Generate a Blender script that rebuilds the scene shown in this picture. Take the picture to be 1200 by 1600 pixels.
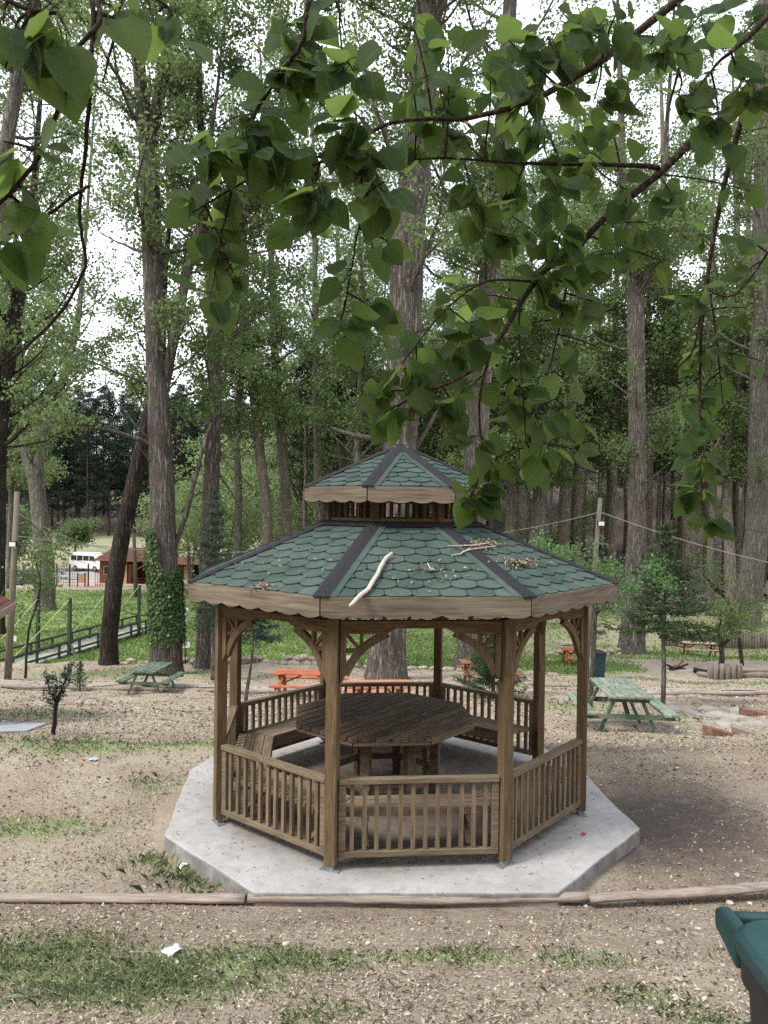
import bpy, math, random
import numpy as np
from mathutils import Vector, Matrix, Quaternion

# ------------------------------------------------------------------ camera, world, sun, exposure
for o in list(bpy.data.objects):
    bpy.data.objects.remove(o)
SC = bpy.context.scene
COL = SC.collection
H = 2.967                      # eye height above the gazebo floor
F_PX, PITCH, ROLL = 1220.0, -0.005, 0.0125
cam_d = bpy.data.cameras.new('camera')
cam = bpy.data.objects.new('camera', cam_d)
COL.objects.link(cam)
cam_d.sensor_fit = 'VERTICAL'
cam_d.sensor_height = 36.0
cam_d.lens = 36.0 * F_PX / 1600.0
cam_d.clip_start = 0.05
cam_d.clip_end = 2000
cam.matrix_world = Matrix.Translation((0, 0, H)) @ Matrix.Rotation(math.pi / 2 + PITCH, 4, 'X') @ Matrix.Rotation(ROLL, 4, 'Z')
SC.camera = cam

SUN_EL, SUN_AZ = math.radians(50), math.radians(-118)   # azimuth measured from +Y towards +X
W = bpy.data.worlds.new('World')
SC.world = W
W.use_nodes = True
wn, wl = W.node_tree.nodes, W.node_tree.links
wn.clear()
w_out = wn.new('ShaderNodeOutputWorld')
w_bg = wn.new('ShaderNodeBackground')
w_bg.inputs['Strength'].default_value = 0.112
w_sky = wn.new('ShaderNodeTexSky')
w_sky.sky_type = 'NISHITA'
w_sky.sun_disc = False
w_sky.sun_elevation = SUN_EL
w_sky.sun_rotation = SUN_AZ
w_sky.air_density = 1.0
w_sky.dust_density = 2.0
w_tc = wn.new('ShaderNodeTexCoord')
w_no = wn.new('ShaderNodeTexNoise')
w_no.inputs['Scale'].default_value = 2.6
w_no.inputs['Detail'].default_value = 6
w_rm = wn.new('ShaderNodeMapRange')
w_rm.inputs['From Min'].default_value = 0.38
w_rm.inputs['From Max'].default_value = 0.58
w_rm.inputs['To Min'].default_value = 0.45
w_mx = wn.new('ShaderNodeMixRGB')
w_mx.inputs['Color2'].default_value = (10.2, 10.8, 11.6, 1)    # thin bright cloud
wl.new(w_tc.outputs['Generated'], w_no.inputs['Vector'])
wl.new(w_no.outputs['Fac'], w_rm.inputs['Value'])
wl.new(w_rm.outputs['Result'], w_mx.inputs['Fac'])
wl.new(w_sky.outputs['Color'], w_mx.inputs['Color1'])
wl.new(w_mx.outputs['Color'], w_bg.inputs['Color'])
wl.new(w_bg.outputs['Background'], w_out.inputs['Surface'])

sun_d = bpy.data.lights.new('sun', 'SUN')
sun_d.energy = 2.1
sun_d.angle = math.radians(16)
sun_d.color = (1.0, 0.95, 0.87)
sun = bpy.data.objects.new('sun', sun_d)
COL.objects.link(sun)
sdir = Vector((math.sin(SUN_AZ) * math.cos(SUN_EL), math.cos(SUN_AZ) * math.cos(SUN_EL), math.sin(SUN_EL)))
sun.rotation_euler = sdir.to_track_quat('Z', 'Y').to_euler()
sun.location = sdir * 60

SC.view_settings.view_transform = 'Standard'
SC.view_settings.look = 'None'
SC.view_settings.gamma = 1.0
SC.view_settings.exposure = 0.8
SC.render.engine = 'CYCLES'
SC.cycles.use_denoising = False
SC.cycles.use_adaptive_sampling = True
SC.cycles.adaptive_threshold = 0.012
SC.cycles.max_bounces = 4
SC.cycles.diffuse_bounces = 2
SC.cycles.glossy_bounces = 2
SC.cycles.transmission_bounces = 4
SC.cycles.transparent_max_bounces = 4
SC.cycles.sample_clamp_indirect = 4.0

RNG = random.Random(11)
NR = np.random.default_rng(5)
PI = math.pi

# ------------------------------------------------------------------ picture-to-world helpers (authoring only)
_cr, _sr, _cp, _sp = math.cos(ROLL), math.sin(ROLL), math.cos(PITCH), math.sin(PITCH)
def at(px, py, d):
    """world point d metres ahead of the eye, for a position noted in the photograph"""
    x, y = px - 600.0, py - 800.0
    X, Y = x * _cr + y * _sr, -x * _sr + y * _cr
    rx, up = X / F_PX * d, -Y / F_PX * d
    return Vector((rx, d * _cp - up * _sp, H + d * _sp + up * _cp))
def plane(px, py, z):
    a = at(px, py, 1.0) - Vector((0, 0, H))
    s = (z - H) / a.z
    return Vector((a.x * s, a.y * s, z))

# ------------------------------------------------------------------ materials
MATS = {}
class NT:
    def __init__(s, name):
        m = bpy.data.materials.new(name)
        m.use_nodes = True
        s.m = m
        s.n, s.l = m.node_tree.nodes, m.node_tree.links
        s.n.clear()
        s.out = s.n.new('ShaderNodeOutputMaterial')
    def node(s, t, **kw):
        nd = s.n.new(t)
        for k, v in kw.items():
            if k in nd.inputs: nd.inputs[k].default_value = v
            else: setattr(nd, k, v)
        return nd
    def link(s, a, b): s.l.new(a, b)
    def coords(s, scale=(1, 1, 1), kind='Object'):
        tc = s.node('ShaderNodeTexCoord')
        mp = s.node('ShaderNodeMapping')
        mp.inputs['Scale'].default_value = scale
        s.link(tc.outputs[kind], mp.inputs['Vector'])
        return mp.outputs['Vector']
    def noise(s, vec, scale, detail=4, rough=0.55, dist=0.0):
        n = s.node('ShaderNodeTexNoise', Scale=scale, Detail=detail, Roughness=rough, Distortion=dist)
        s.link(vec, n.inputs['Vector'])
        return n.outputs['Fac']
    def ramp(s, fac, stops):
        r = s.node('ShaderNodeValToRGB')
        e = r.color_ramp.elements
        while len(e) < len(stops): e.new(0.5)
        for i, (p, c) in enumerate(stops):
            e[i].position = p
            e[i].color = (*c, 1) if len(c) == 3 else c
        s.link(fac, r.inputs['Fac'])
        return r.outputs['Color']
    def mix(s, fac, a, b, blend='MIX'):
        m = s.node('ShaderNodeMixRGB', blend_type=blend)
        for inp, v in (('Fac', fac), ('Color1', a), ('Color2', b)):
            if isinstance(v, (int, float)): m.inputs[inp].default_value = v
            elif isinstance(v, tuple): m.inputs[inp].default_value = (*v, 1)
            else: s.link(v, m.inputs[inp])
        return m.outputs['Color']
    def math(s, op, a, b=None):
        m = s.node('ShaderNodeMath', operation=op)
        for i, v in enumerate((a, b)):
            if v is None: continue
            if isinstance(v, (int, float)): m.inputs[i].default_value = v
            else: s.link(v, m.inputs[i])
        return m.outputs[0]
    def maprange(s, v, a, b, c=0.0, d=1.0):
        m = s.node('ShaderNodeMapRange')
        m.inputs[1].default_value, m.inputs[2].default_value = a, b
        m.inputs[3].default_value, m.inputs[4].default_value = c, d
        s.link(v, m.inputs[0])
        return m.outputs[0]
    def bump(s, h, strength, dist=0.02):
        b = s.node('ShaderNodeBump', Strength=strength, Distance=dist)
        s.link(h, b.inputs['Height'])
        return b.outputs['Normal']
    def finish(s, col, rough=0.7, normal=None, spec=0.3, metallic=0.0):
        p = s.node('ShaderNodeBsdfPrincipled')
        if isinstance(col, tuple): p.inputs['Base Color'].default_value = (*col, 1)
        else: s.link(col, p.inputs['Base Color'])
        if isinstance(rough, (int, float)): p.inputs['Roughness'].default_value = rough
        else: s.link(rough, p.inputs['Roughness'])
        p.inputs['Specular IOR Level'].default_value = spec
        p.inputs['Metallic'].default_value = metallic
        if normal is not None: s.link(normal, p.inputs['Normal'])
        s.p = p
        s.link(p.outputs['BSDF'], s.out.inputs['Surface'])
        return s.m
    def obj_random(s):
        return s.node('ShaderNodeObjectInfo').outputs['Random']
    def isl_random(s):
        return s.node('ShaderNodeNewGeometry').outputs['Random Per Island']

def M_wood(name, dark, mid, light, grain=(14, 14, 1.2), rough=0.75, var=0.25, scale=3.0, paint=None, wear=0.0):
    t = NT(name)
    rnd = t.obj_random()
    tc = t.node('ShaderNodeTexCoord')
    addv = t.node('ShaderNodeVectorMath', operation='ADD')
    comb = t.node('ShaderNodeCombineXYZ')
    for i in range(3): t.link(t.math('MULTIPLY', rnd, 17.0 + 9 * i), comb.inputs[i])
    t.link(tc.outputs['Object'], addv.inputs[0]); t.link(comb.outputs[0], addv.inputs[1])
    mp = t.node('ShaderNodeMapping'); mp.inputs['Scale'].default_value = grain
    t.link(addv.outputs[0], mp.inputs['Vector'])
    v = mp.outputs['Vector']
    g = t.noise(v, scale, 6, 0.62, 0.6)
    g2 = t.noise(v, scale * 4.3, 3, 0.6)
    big = t.noise(addv.outputs[0], 2.2, 3)
    c = t.ramp(g, [(0.28, dark), (0.5, mid), (0.72, light)])
    c = t.mix(t.maprange(g2, 0.35, 0.7, 0, 0.35), c, dark)
    c = t.mix(t.maprange(big, 0.3, 0.75, 0.0, 0.3), c, light)
    if paint is not None:
        sc = t.noise(v, scale * 1.7, 8, 0.7)
        bigp = t.noise(addv.outputs[0], 3.5, 3)
        f = t.math('ADD', sc, t.math('MULTIPLY', bigp, 0.5))
        f = t.maprange(f, 0.80 - wear * 0.25, 0.98 - wear * 0.25, 0, 1)
        pc = t.mix(t.maprange(big, 0.3, 0.7), tuple(x * 0.82 for x in paint), paint)
        c = t.mix(f, pc, c)
    hv = t.node('ShaderNodeHueSaturation')
    t.link(c, hv.inputs['Color'])
    t.link(t.maprange(rnd, 0, 1, 1 - var, 1 + var), hv.inputs['Value'])
    n = t.bump(t.math('ADD', g, t.math('MULTIPLY', g2, 0.6)), 0.35, 0.006)
    return t.finish(hv.outputs['Color'], rough, n, 0.25)

def M_bark(name, dark, mid, light, streak=(12, 12, 1.1), var=0.15, bump=1.0):
    t = NT(name)
    v = t.coords(streak)
    v0 = t.coords((1, 1, 1))
    n1 = t.noise(v, 1.0, 8, 0.7, 0.5)
    n2 = t.noise(v, 2.9, 6, 0.65, 0.3)
    ridge = t.math('ABSOLUTE', t.math('SUBTRACT', n1, 0.5))          # long furrows
    ridge = t.maprange(ridge, 0.0, 0.13, 0, 1)
    h = t.math('ADD', t.math('MULTIPLY', ridge, 0.55), t.math('MULTIPLY', n2, 0.6))
    c = t.ramp(h, [(0.24, tuple(x * .6 for x in dark)), (0.36, dark), (0.62, mid), (0.88, light)])
    big = t.noise(v0, 0.8, 5, 0.6)
    c = t.mix(t.maprange(big, 0.35, 0.7, 0, 0.5), c, t.mix(0.5, c, light))
    c = t.mix(t.maprange(t.noise(v0, 2.3, 5, 0.6), 0.55, 0.8, 0, 0.35), c, t.mix(0.5, c, (light[0] * 0.9, light[1] * 0.72, light[2] * 0.55)))
    hv = t.node('ShaderNodeHueSaturation')
    t.link(c, hv.inputs['Color'])
    t.link(t.maprange(t.obj_random(), 0, 1, 1 - var, 1 + var), hv.inputs['Value'])
    return t.finish(hv.outputs['Color'], 0.92, t.bump(h, bump, 0.07), 0.1)

def M_leaf(name, dark, light, trans, tfac=0.4, rough=0.5, spec=0.35, per='island', objvar=0.0, veins=False):
    t = NT(name)
    r = t.isl_random() if per == 'island' else t.obj_random()
    c = t.ramp(r, [(0.0, dark), (1.0, light)])
    if objvar:
        hv = t.node('ShaderNodeHueSaturation'); t.link(c, hv.inputs['Color'])
        t.link(t.maprange(t.obj_random(), 0, 1, 1 - objvar, 1 + objvar), hv.inputs['Value']); c = hv.outputs['Color']
    nrm = None
    tcol = t.mix(0.5, trans, t.mix(1.0, c, trans, 'ADD')) if False else t.mix(r, tuple(x * 0.7 for x in trans), trans)
    if veins:
        v = t.coords((1, 1, 1))
        sep = t.node('ShaderNodeSeparateXYZ'); t.link(v, sep.inputs[0])
        ax = t.math('ABSOLUTE', sep.outputs[0])
        ph = t.math('SUBTRACT', t.math('MULTIPLY', sep.outputs[1], 62.0), t.math('MULTIPLY', ax, 48.0))
        fr = t.math('ABSOLUTE', t.math('SUBTRACT', t.math('FRACT', ph), 0.5))
        side = t.maprange(fr, 0.0, 0.09, 1, 0)
        midr = t.maprange(ax, 0.0004, 0.0013, 1, 0)
        ve = t.math('MAXIMUM', side, midr)
        c = t.mix(t.math('MULTIPLY', ve, 0.35), c, (0.16, 0.22, 0.07))
        tcol = t.mix(t.math('MULTIPLY', ve, 0.4), tcol, tuple(x * 0.55 for x in trans))
        nz = t.noise(v, 90, 3)
        c = t.mix(t.maprange(nz, 0.45, 0.75, 0, 0.3), c, tuple(x * 0.6 for x in dark))
        nrm = t.bump(t.math('SUBTRACT', nz, ve), 0.25, 0.002)
    t.finish(c, rough, nrm, spec)
    tr = t.node('ShaderNodeBsdfTranslucent')
    t.link(tcol, tr.inputs['Color'])
    mx = t.node('ShaderNodeMixShader'); mx.inputs[0].default_value = tfac
    t.link(t.p.outputs[0], mx.inputs[1]); t.link(tr.outputs[0], mx.inputs[2])
    t.link(mx.outputs[0], t.out.inputs['Surface'])
    return t.m

def M_plain(name, col, rough=0.6, spec=0.4, nscale=6.0, var=0.25, bump=0.1, metallic=0.0, objvar=0.0, dirt=None):
    t = NT(name)
    v = t.coords()
    n = t.noise(v, nscale, 6, 0.6)
    c = t.mix(t.maprange(n, 0.3, 0.7), tuple(x * (1 - var) for x in col), tuple(min(1, x * (1 + var)) for x in col))
    if dirt:
        n2 = t.noise(v, nscale * 2.7, 8, 0.7)
        c = t.mix(t.maprange(n2, 0.5, 0.72, 0, 0.7), c, dirt)
    if objvar:
        hv = t.node('ShaderNodeHueSaturation'); t.link(c, hv.inputs['Color'])
        t.link(t.maprange(t.obj_random(), 0, 1, 1 - objvar, 1 + objvar), hv.inputs['Value']); c = hv.outputs['Color']
    nn = t.bump(t.noise(v, nscale * 5, 4), bump, 0.01) if bump else None
    return t.finish(c, rough, nn, spec, metallic)

def M_scatter(name, stops, rough=0.9, tr=None):
    t = NT(name)
    c = t.ramp(t.isl_random(), stops)
    t.finish(c, rough, None, 0.15)
    if tr:
        x = t.node('ShaderNodeBsdfTranslucent'); t.link(c, x.inputs['Color'])
        mx = t.node('ShaderNodeMixShader'); mx.inputs[0].default_value = tr
        t.link(t.p.outputs[0], mx.inputs[1]); t.link(x.outputs[0], mx.inputs[2]); t.link(mx.outputs[0], t.out.inputs['Surface'])
    return t.m

def make_ground_material():
    t = NT('ground')
    v = t.coords()
    at_ = t.node('ShaderNodeVertexColor'); at_.layer_name = 'mask'
    sep = t.node('ShaderNodeSeparateColor'); t.link(at_.outputs['Color'], sep.inputs[0])
    grass, dark, straw = sep.outputs[0], sep.outputs[1], sep.outputs[2]
    n_f = t.noise(v, 26, 8, 0.72)
    n_m = t.noise(v, 5.5, 8, 0.66)
    n_l = t.noise(v, 0.9, 5, 0.6)
    vo = t.node('ShaderNodeTexVoronoi', Scale=44.0); t.link(v, vo.inputs['Vector'])
    dirt = t.ramp(n_m, [(0.25, (0.15, 0.117, 0.088)), (0.5, (0.285, 0.232, 0.177)), (0.78, (0.41, 0.347, 0.27))])
    chip = t.ramp(vo.outputs['Distance'], [(0.0, (0.50, 0.42, 0.34)), (0.35, (0.30, 0.235, 0.185)), (0.7, (0.12, 0.085, 0.062))])
    dirt = t.mix(t.maprange(n_f, 0.40, 0.60, 0, 0.8), dirt, chip)
    n_x = t.noise(v, 70, 5, 0.7)
    pale = t.maprange(n_x, 0.56, 0.66, 0, 0.75)
    deep = t.maprange(n_x, 0.46, 0.36, 0, 0.6)
    strw = t.ramp(n_f, [(0.25, (0.23, 0.185, 0.135)), (0.5, (0.44, 0.375, 0.295)), (0.75, (0.60, 0.535, 0.45))])
    f_s = t.math('ADD', straw, t.math('MULTIPLY', t.math('SUBTRACT', n_l, 0.5), 0.8))
    c = t.mix(t.maprange(f_s, 0.3, 0.75), dirt, strw)
    c = t.mix(pale, c, (0.50, 0.435, 0.36))
    c = t.mix(deep, c, (0.11, 0.083, 0.064))
    wear = t.noise(v, 0.45, 6, 0.62, 0.4)
    c = t.mix(t.maprange(wear, 0.40, 0.62, 0.0, 0.42), c, t.mix(1.0, c, (0.62, 0.56, 0.50), 'MULTIPLY'))
    c = t.mix(t.maprange(t.noise(v, 1.7, 6, 0.65), 0.5, 0.72, 0.0, 0.5), c, (0.47, 0.405, 0.305))
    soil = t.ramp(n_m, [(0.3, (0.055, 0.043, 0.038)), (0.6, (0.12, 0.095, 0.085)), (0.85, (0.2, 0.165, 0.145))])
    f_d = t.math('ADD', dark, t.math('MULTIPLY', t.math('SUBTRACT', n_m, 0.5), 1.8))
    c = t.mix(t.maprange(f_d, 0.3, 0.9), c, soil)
    grs = t.ramp(n_f, [(0.25, (0.10, 0.155, 0.052)), (0.5, (0.20, 0.285, 0.10)), (0.8, (0.33, 0.39, 0.175))])
    grs = t.mix(t.maprange(t.noise(v, 0.55, 5), 0.45, 0.75, 0, 0.55), grs, (0.24, 0.25, 0.10))
    f_g = t.math('ADD', grass, t.math('MULTIPLY', t.math('SUBTRACT', n_m, 0.5), 2.6))
    f_g = t.math('ADD', f_g, t.math('MULTIPLY', t.math('SUBTRACT', n_f, 0.5), 1.5))
    c = t.mix(t.maprange(f_g, 0.35, 0.95, 0, 0.85), c, grs)
    h = t.math('ADD', n_m, t.math('MULTIPLY', n_f, 0.5))
    return t.finish(c, 0.95, t.bump(h, 0.9, 0.05), 0.1)

def make_concrete(name, col):
    t = NT(name)
    v = t.coords()
    n1, n2, n3 = t.noise(v, 1.3, 6, 0.6), t.noise(v, 9, 8, 0.7), t.noise(v, 70, 3)
    c = t.ramp(n1, [(0.3, tuple(x * 0.78 for x in col)), (0.6, col), (0.8, tuple(min(1, x * 1.12) for x in col))])
    c = t.mix(t.maprange(n2, 0.48, 0.72, 0, 0.6), c, tuple(x * 0.55 for x in col))
    c = t.mix(t.maprange(n3, 0.6, 0.75, 0, 0.4), c, tuple(x * 0.5 for x in col))
    n4 = t.noise(v, 3.6, 8, 0.72, 0.6)
    c = t.mix(t.maprange(n4, 0.5, 0.72, 0, 0.5), c, (0.23, 0.195, 0.165))
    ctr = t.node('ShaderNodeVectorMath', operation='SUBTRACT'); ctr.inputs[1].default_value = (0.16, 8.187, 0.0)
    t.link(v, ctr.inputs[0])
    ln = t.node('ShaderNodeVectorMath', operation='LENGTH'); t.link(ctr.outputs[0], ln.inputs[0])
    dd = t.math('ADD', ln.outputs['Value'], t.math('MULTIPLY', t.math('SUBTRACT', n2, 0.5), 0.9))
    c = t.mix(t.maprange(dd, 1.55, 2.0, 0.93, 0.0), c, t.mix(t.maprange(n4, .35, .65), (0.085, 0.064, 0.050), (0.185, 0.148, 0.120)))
    geo = t.node('ShaderNodeNewGeometry')
    sp = t.node('ShaderNodeSeparateXYZ'); t.link(geo.outputs['Position'], sp.inputs[0])
    stain = t.noise(t.coords((4, 4, 3)), 1.0, 8, 0.75)
    edge = t.math('MULTIPLY', t.maprange(sp.outputs[2], -0.03, -0.008, 1, 0), t.maprange(stain, 0.38, 0.66, 0.15, 0.85))
    c = t.mix(edge, c, (0.10, 0.095, 0.085))
    return t.finish(c, 0.9, t.bump(t.math('ADD', n2, n3), 0.3, 0.01), 0.15)

def make_shingle(name, a, b, dk):
    t = NT(name)
    v = t.coords()
    r = t.obj_random()
    sp = t.noise(v, 240, 2, 0.5)
    c = t.mix(r, a, b)
    c = t.mix(t.maprange(sp, 0.4, 0.62, 0, 0.7), c, dk)
    big = t.noise(v, 2.5, 6, 0.65)
    c = t.mix(t.maprange(big, 0.42, 0.72, 0, 0.5), c, t.mix(0.5, c, (0.17, 0.20, 0.175)))
    c = t.mix(t.maprange(t.noise(v, 6.5, 6, 0.7), 0.52, 0.74, 0, 0.55), c, dk)
    return t.finish(c, 0.95, t.bump(sp, 0.5, 0.004), 0.1)

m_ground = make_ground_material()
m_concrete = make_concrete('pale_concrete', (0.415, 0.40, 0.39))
m_post = M_wood('stained_timber', (0.050, 0.031, 0.016), (0.126, 0.083, 0.044), (0.21, 0.150, 0.086), var=0.12)
m_post_h = M_wood('stained_timber_horizontal', (0.050, 0.031, 0.016), (0.126, 0.083, 0.044), (0.21, 0.150, 0.086), grain=(1.2, 14, 14), var=0.12)
m_shade_toned = M_wood('shade_toned_timber', (0.035, 0.022, 0.013), (0.085, 0.055, 0.032), (0.14, 0.095, 0.058), var=0.15)  # same timber as the posts, lantern neck shade painted into its colour
m_rail = M_wood('weathered_timber', (0.072, 0.053, 0.033), (0.17, 0.131, 0.084), (0.28, 0.226, 0.155), grain=(1.2, 14, 14), var=0.1)
m_bal = M_wood('weathered_timber_upright', (0.075, 0.053, 0.031), (0.175, 0.13, 0.079), (0.28, 0.218, 0.142), var=0.16)
m_fascia = M_wood('fascia_timber', (0.058, 0.045, 0.031), (0.172, 0.138, 0.098), (0.285, 0.24, 0.18), grain=(0.8, 9, 13), var=0.16, scale=2.6)
m_seat = M_wood('bench_timber', (0.09, 0.063, 0.042), (0.19, 0.14, 0.096), (0.30, 0.235, 0.17), grain=(1.2, 14, 14), var=0.15)
m_table = M_wood('dark_table_timber', (0.04, 0.027, 0.018), (0.125, 0.085, 0.058), (0.27, 0.20, 0.145), grain=(1.0, 10, 10), var=0.32, rough=0.6)
m_deck = M_plain('roof_felt', (0.026, 0.034, 0.032), 0.95, 0.1)
m_felt = M_plain('black_hip_felt', (0.027, 0.027, 0.031), 0.95, 0.15, nscale=60, var=0.5, bump=0.4)
m_shin = make_shingle('green_shingle', (0.054, 0.083, 0.070), (0.082, 0.115, 0.099), (0.020, 0.033, 0.029))
m_shin_red = make_shingle('red_brown_shingle', (0.13, 0.055, 0.045), (0.18, 0.08, 0.062), (0.06, 0.025, 0.02))
m_green_paint = M_wood('worn_green_paint', (0.10, 0.10, 0.08), (0.20, 0.21, 0.17), (0.30, 0.31, 0.26), grain=(1.2, 12, 12), paint=(0.035, 0.10, 0.055), wear=0.5, var=0.12)
m_green_pale = M_wood('sunworn_green_paint', (0.12, 0.13, 0.10), (0.24, 0.26, 0.21), (0.36, 0.38, 0.32), grain=(1.2, 12, 12), paint=(0.062, 0.14, 0.085), wear=0.75, var=0.12)
m_orange_paint = M_wood('orange_paint', (0.30, 0.10, 0.05), (0.5, 0.17, 0.08), (0.6, 0.25, 0.14), grain=(1.2, 12, 12), paint=(0.36, 0.10, 0.05), wear=0.4, var=0.1)
m_orange_faded = M_wood('faded_orange_paint', (0.25, 0.12, 0.08), (0.42, 0.22, 0.15), (0.5, 0.32, 0.24), grain=(1.2, 12, 12), paint=(0.46, 0.17, 0.10), wear=0.6, var=0.1)
m_brown_paint = M_wood('brown_bench_timber', (0.10, 0.045, 0.03), (0.2, 0.09, 0.055), (0.3, 0.15, 0.09), grain=(1.2, 12, 12), var=0.15)
m_tan_wood = M_wood('pale_bare_timber', (0.28, 0.20, 0.14), (0.45, 0.34, 0.25), (0.56, 0.46, 0.36), grain=(1.2, 12, 12), var=0.15)
m_log = M_wood('barked_log', (0.10, 0.075, 0.06), (0.24, 0.19, 0.16), (0.40, 0.34, 0.30), grain=(1.0, 8, 8), scale=4, var=0.18, rough=0.92)
m_log_pale = M_wood('weathered_edging', (0.11, 0.083, 0.068), (0.28, 0.225, 0.19), (0.42, 0.36, 0.315), grain=(0.9, 12, 12), scale=4.5, var=0.08, rough=0.95)
m_stake = M_wood('grey_stakes', (0.075, 0.062, 0.05), (0.18, 0.152, 0.128), (0.31, 0.275, 0.235), var=0.2, rough=0.92)
m_pole = M_wood('grey_pole', (0.085, 0.073, 0.058), (0.16, 0.142, 0.114), (0.235, 0.21, 0.172), grain=(10, 10, 0.6), var=0.1, rough=0.9)
m_bridge = M_wood('bridge_green', (0.02, 0.03, 0.022), (0.045, 0.06, 0.045), (0.09, 0.105, 0.08), grain=(1.2, 12, 12), var=0.2)
m_bdeck = M_wood('bridge_planks', (0.20, 0.22, 0.185), (0.34, 0.36, 0.31), (0.45, 0.46, 0.41), grain=(12, 1.2, 12), var=0.12)
m_rope = M_plain('pale_green_rope', (0.42, 0.48, 0.24), 0.9, 0.1, bump=0)
m_wire = M_plain('pale_cable', (0.42, 0.42, 0.41), 0.6, 0.3, bump=0)
m_wire_dk = M_plain('black_cable', (0.03, 0.03, 0.03), 0.6, 0.3, bump=0)
m_bark_a = M_bark('furrowed_bark', (0.065, 0.056, 0.049), (0.205, 0.182, 0.16), (0.38, 0.34, 0.30))
m_bark_b = M_bark('pale_bark', (0.095, 0.082, 0.07), (0.25, 0.225, 0.197), (0.42, 0.385, 0.34))
m_bark_c = M_bark('sunlit_pale_bark', (0.14, 0.117, 0.098), (0.34, 0.295, 0.25), (0.52, 0.465, 0.405))
m_bark_d = M_bark('dark_bark', (0.03, 0.026, 0.022), (0.085, 0.073, 0.062), (0.155, 0.135, 0.115))
m_bark_p = M_bark('pine_bark', (0.045, 0.035, 0.028), (0.125, 0.098, 0.08), (0.22, 0.18, 0.15), streak=(12, 12, 2.5))
m_twig = M_bark('twig_bark', (0.018, 0.013, 0.009), (0.05, 0.036, 0.026), (0.11, 0.085, 0.06), streak=(60, 60, 40), bump=0.4)
m_dead = M_plain('dead_twigs', (0.30, 0.27, 0.24), 0.9, 0.1, bump=0)
m_leaf_near = M_leaf('near_leaf', (0.022, 0.052, 0.017), (0.066, 0.110, 0.034), (0.21, 0.31, 0.07), 0.56, 0.55, 0.18, 'object', veins=True)
m_leaf_mid = M_leaf('poplar_leaf', (0.042, 0.074, 0.030), (0.135, 0.205, 0.082), (0.30, 0.40, 0.145), 0.48, 0.45, 0.4, objvar=0.2)
m_leaf_pale = M_leaf('fresh_leaf', (0.10, 0.155, 0.06), (0.225, 0.31, 0.135), (0.42, 0.53, 0.22), 0.48, 0.5, 0.3, objvar=0.2)
m_leaf_ivy = M_leaf('ivy_leaf', (0.022, 0.055, 0.014), (0.08, 0.155, 0.035), (0.15, 0.26, 0.05), 0.3, 0.4, 0.4)
m_leaf_fresh = M_leaf('bright_new_growth', (0.06, 0.14, 0.05), (0.15, 0.27, 0.11), (0.22, 0.38, 0.13), 0.42, 0.5, 0.3)
m_needle = M_leaf('pine_needles', (0.012, 0.026, 0.016), (0.038, 0.066, 0.038), (0.05, 0.085, 0.04), 0.22, 0.6, 0.2, objvar=0.3)
m_spruce = M_leaf('spruce_needles', (0.025, 0.05, 0.022), (0.075, 0.12, 0.05), (0.09, 0.14, 0.05), 0.25, 0.6, 0.2)
m_spruce_blue = M_leaf('blue_spruce_needles', (0.03, 0.058, 0.04), (0.09, 0.13, 0.095), (0.09, 0.14, 0.08), 0.25, 0.6, 0.2)
m_grass = M_scatter('grass_blades', [(0.0, (0.12, 0.185, 0.08)), (0.5, (0.205, 0.295, 0.13)), (0.76, (0.31, 0.38, 0.20)), (0.84, (0.48, 0.43, 0.29)), (1.0, (0.58, 0.51, 0.37))], tr=0.45)
m_cover = M_scatter('ground_cover', [(0.0, (0.14, 0.23, 0.07)), (0.6, (0.26, 0.38, 0.125)), (1.0, (0.43, 0.51, 0.22))], tr=0.5)
m_chips = M_scatter('wood_chips', [(0.0, (0.065, 0.048, 0.035)), (0.3, (0.175, 0.137, 0.10)), (0.65, (0.32, 0.265, 0.20)), (0.97, (0.44, 0.375, 0.29)), (1.0, (0.58, 0.54, 0.47))])
m_straw = M_scatter('straw', [(0.0, (0.27, 0.21, 0.12)), (0.6, (0.46, 0.39, 0.26)), (1.0, (0.62, 0.55, 0.41))], tr=0.2)
m_stone = M_plain('pale_stone', (0.50, 0.46, 0.41), 0.9, 0.15, 9, 0.3, 0.4, objvar=0.15)
m_rock = M_plain('wall_stone', (0.36, 0.31, 0.26), 0.95, 0.1, 5, 0.4, 0.5, objvar=0.2)
m_brick = M_plain('red_block', (0.21, 0.115, 0.09), 0.95, 0.1, 8, 0.4, 0.4, objvar=0.15, dirt=(.30, .25, .2))
m_flag = M_plain('flagstone', (0.30, 0.27, 0.235), 0.95, 0.1, 4, 0.3, 0.4, objvar=0.15)
m_paving = M_plain('pink_paving', (0.48, 0.31, 0.28), 0.9, 0.1, 1.5, 0.2, 0.2)
m_asphalt = M_plain('pale_asphalt', (0.30, 0.30, 0.31), 0.95, 0.1, 0.8, 0.15, 0.2)
m_path = M_plain('grey_concrete_path', (0.33, 0.33, 0.35), 0.95, 0.1, 2.0, 0.2, 0.3)
m_gravel = M_plain('tan_gravel', (0.33, 0.295, 0.255), 0.95, 0.1, 7.0, 0.35, 0.4)
m_plastic_teal = M_plain('teal_plastic', (0.009, 0.045, 0.047), 0.5, 0.35, 3, 0.25, 0.08, dirt=(0.045, 0.08, 0.078))
m_plastic_body = M_plain('dark_teal_plastic', (0.012, 0.045, 0.05), 0.5, 0.4, 3, 0.15, 0.05)
m_plastic_blk = M_plain('black_plastic', (0.018, 0.018, 0.019), 0.55, 0.35, 4, 0.3, 0.1)
m_metal = M_plain('galvanised_metal', (0.33, 0.33, 0.34), 0.5, 0.5, 12, 0.2, 0.1, metallic=0.6)
m_iron = M_plain('black_iron', (0.02, 0.02, 0.022), 0.5, 0.4, bump=0)
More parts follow.
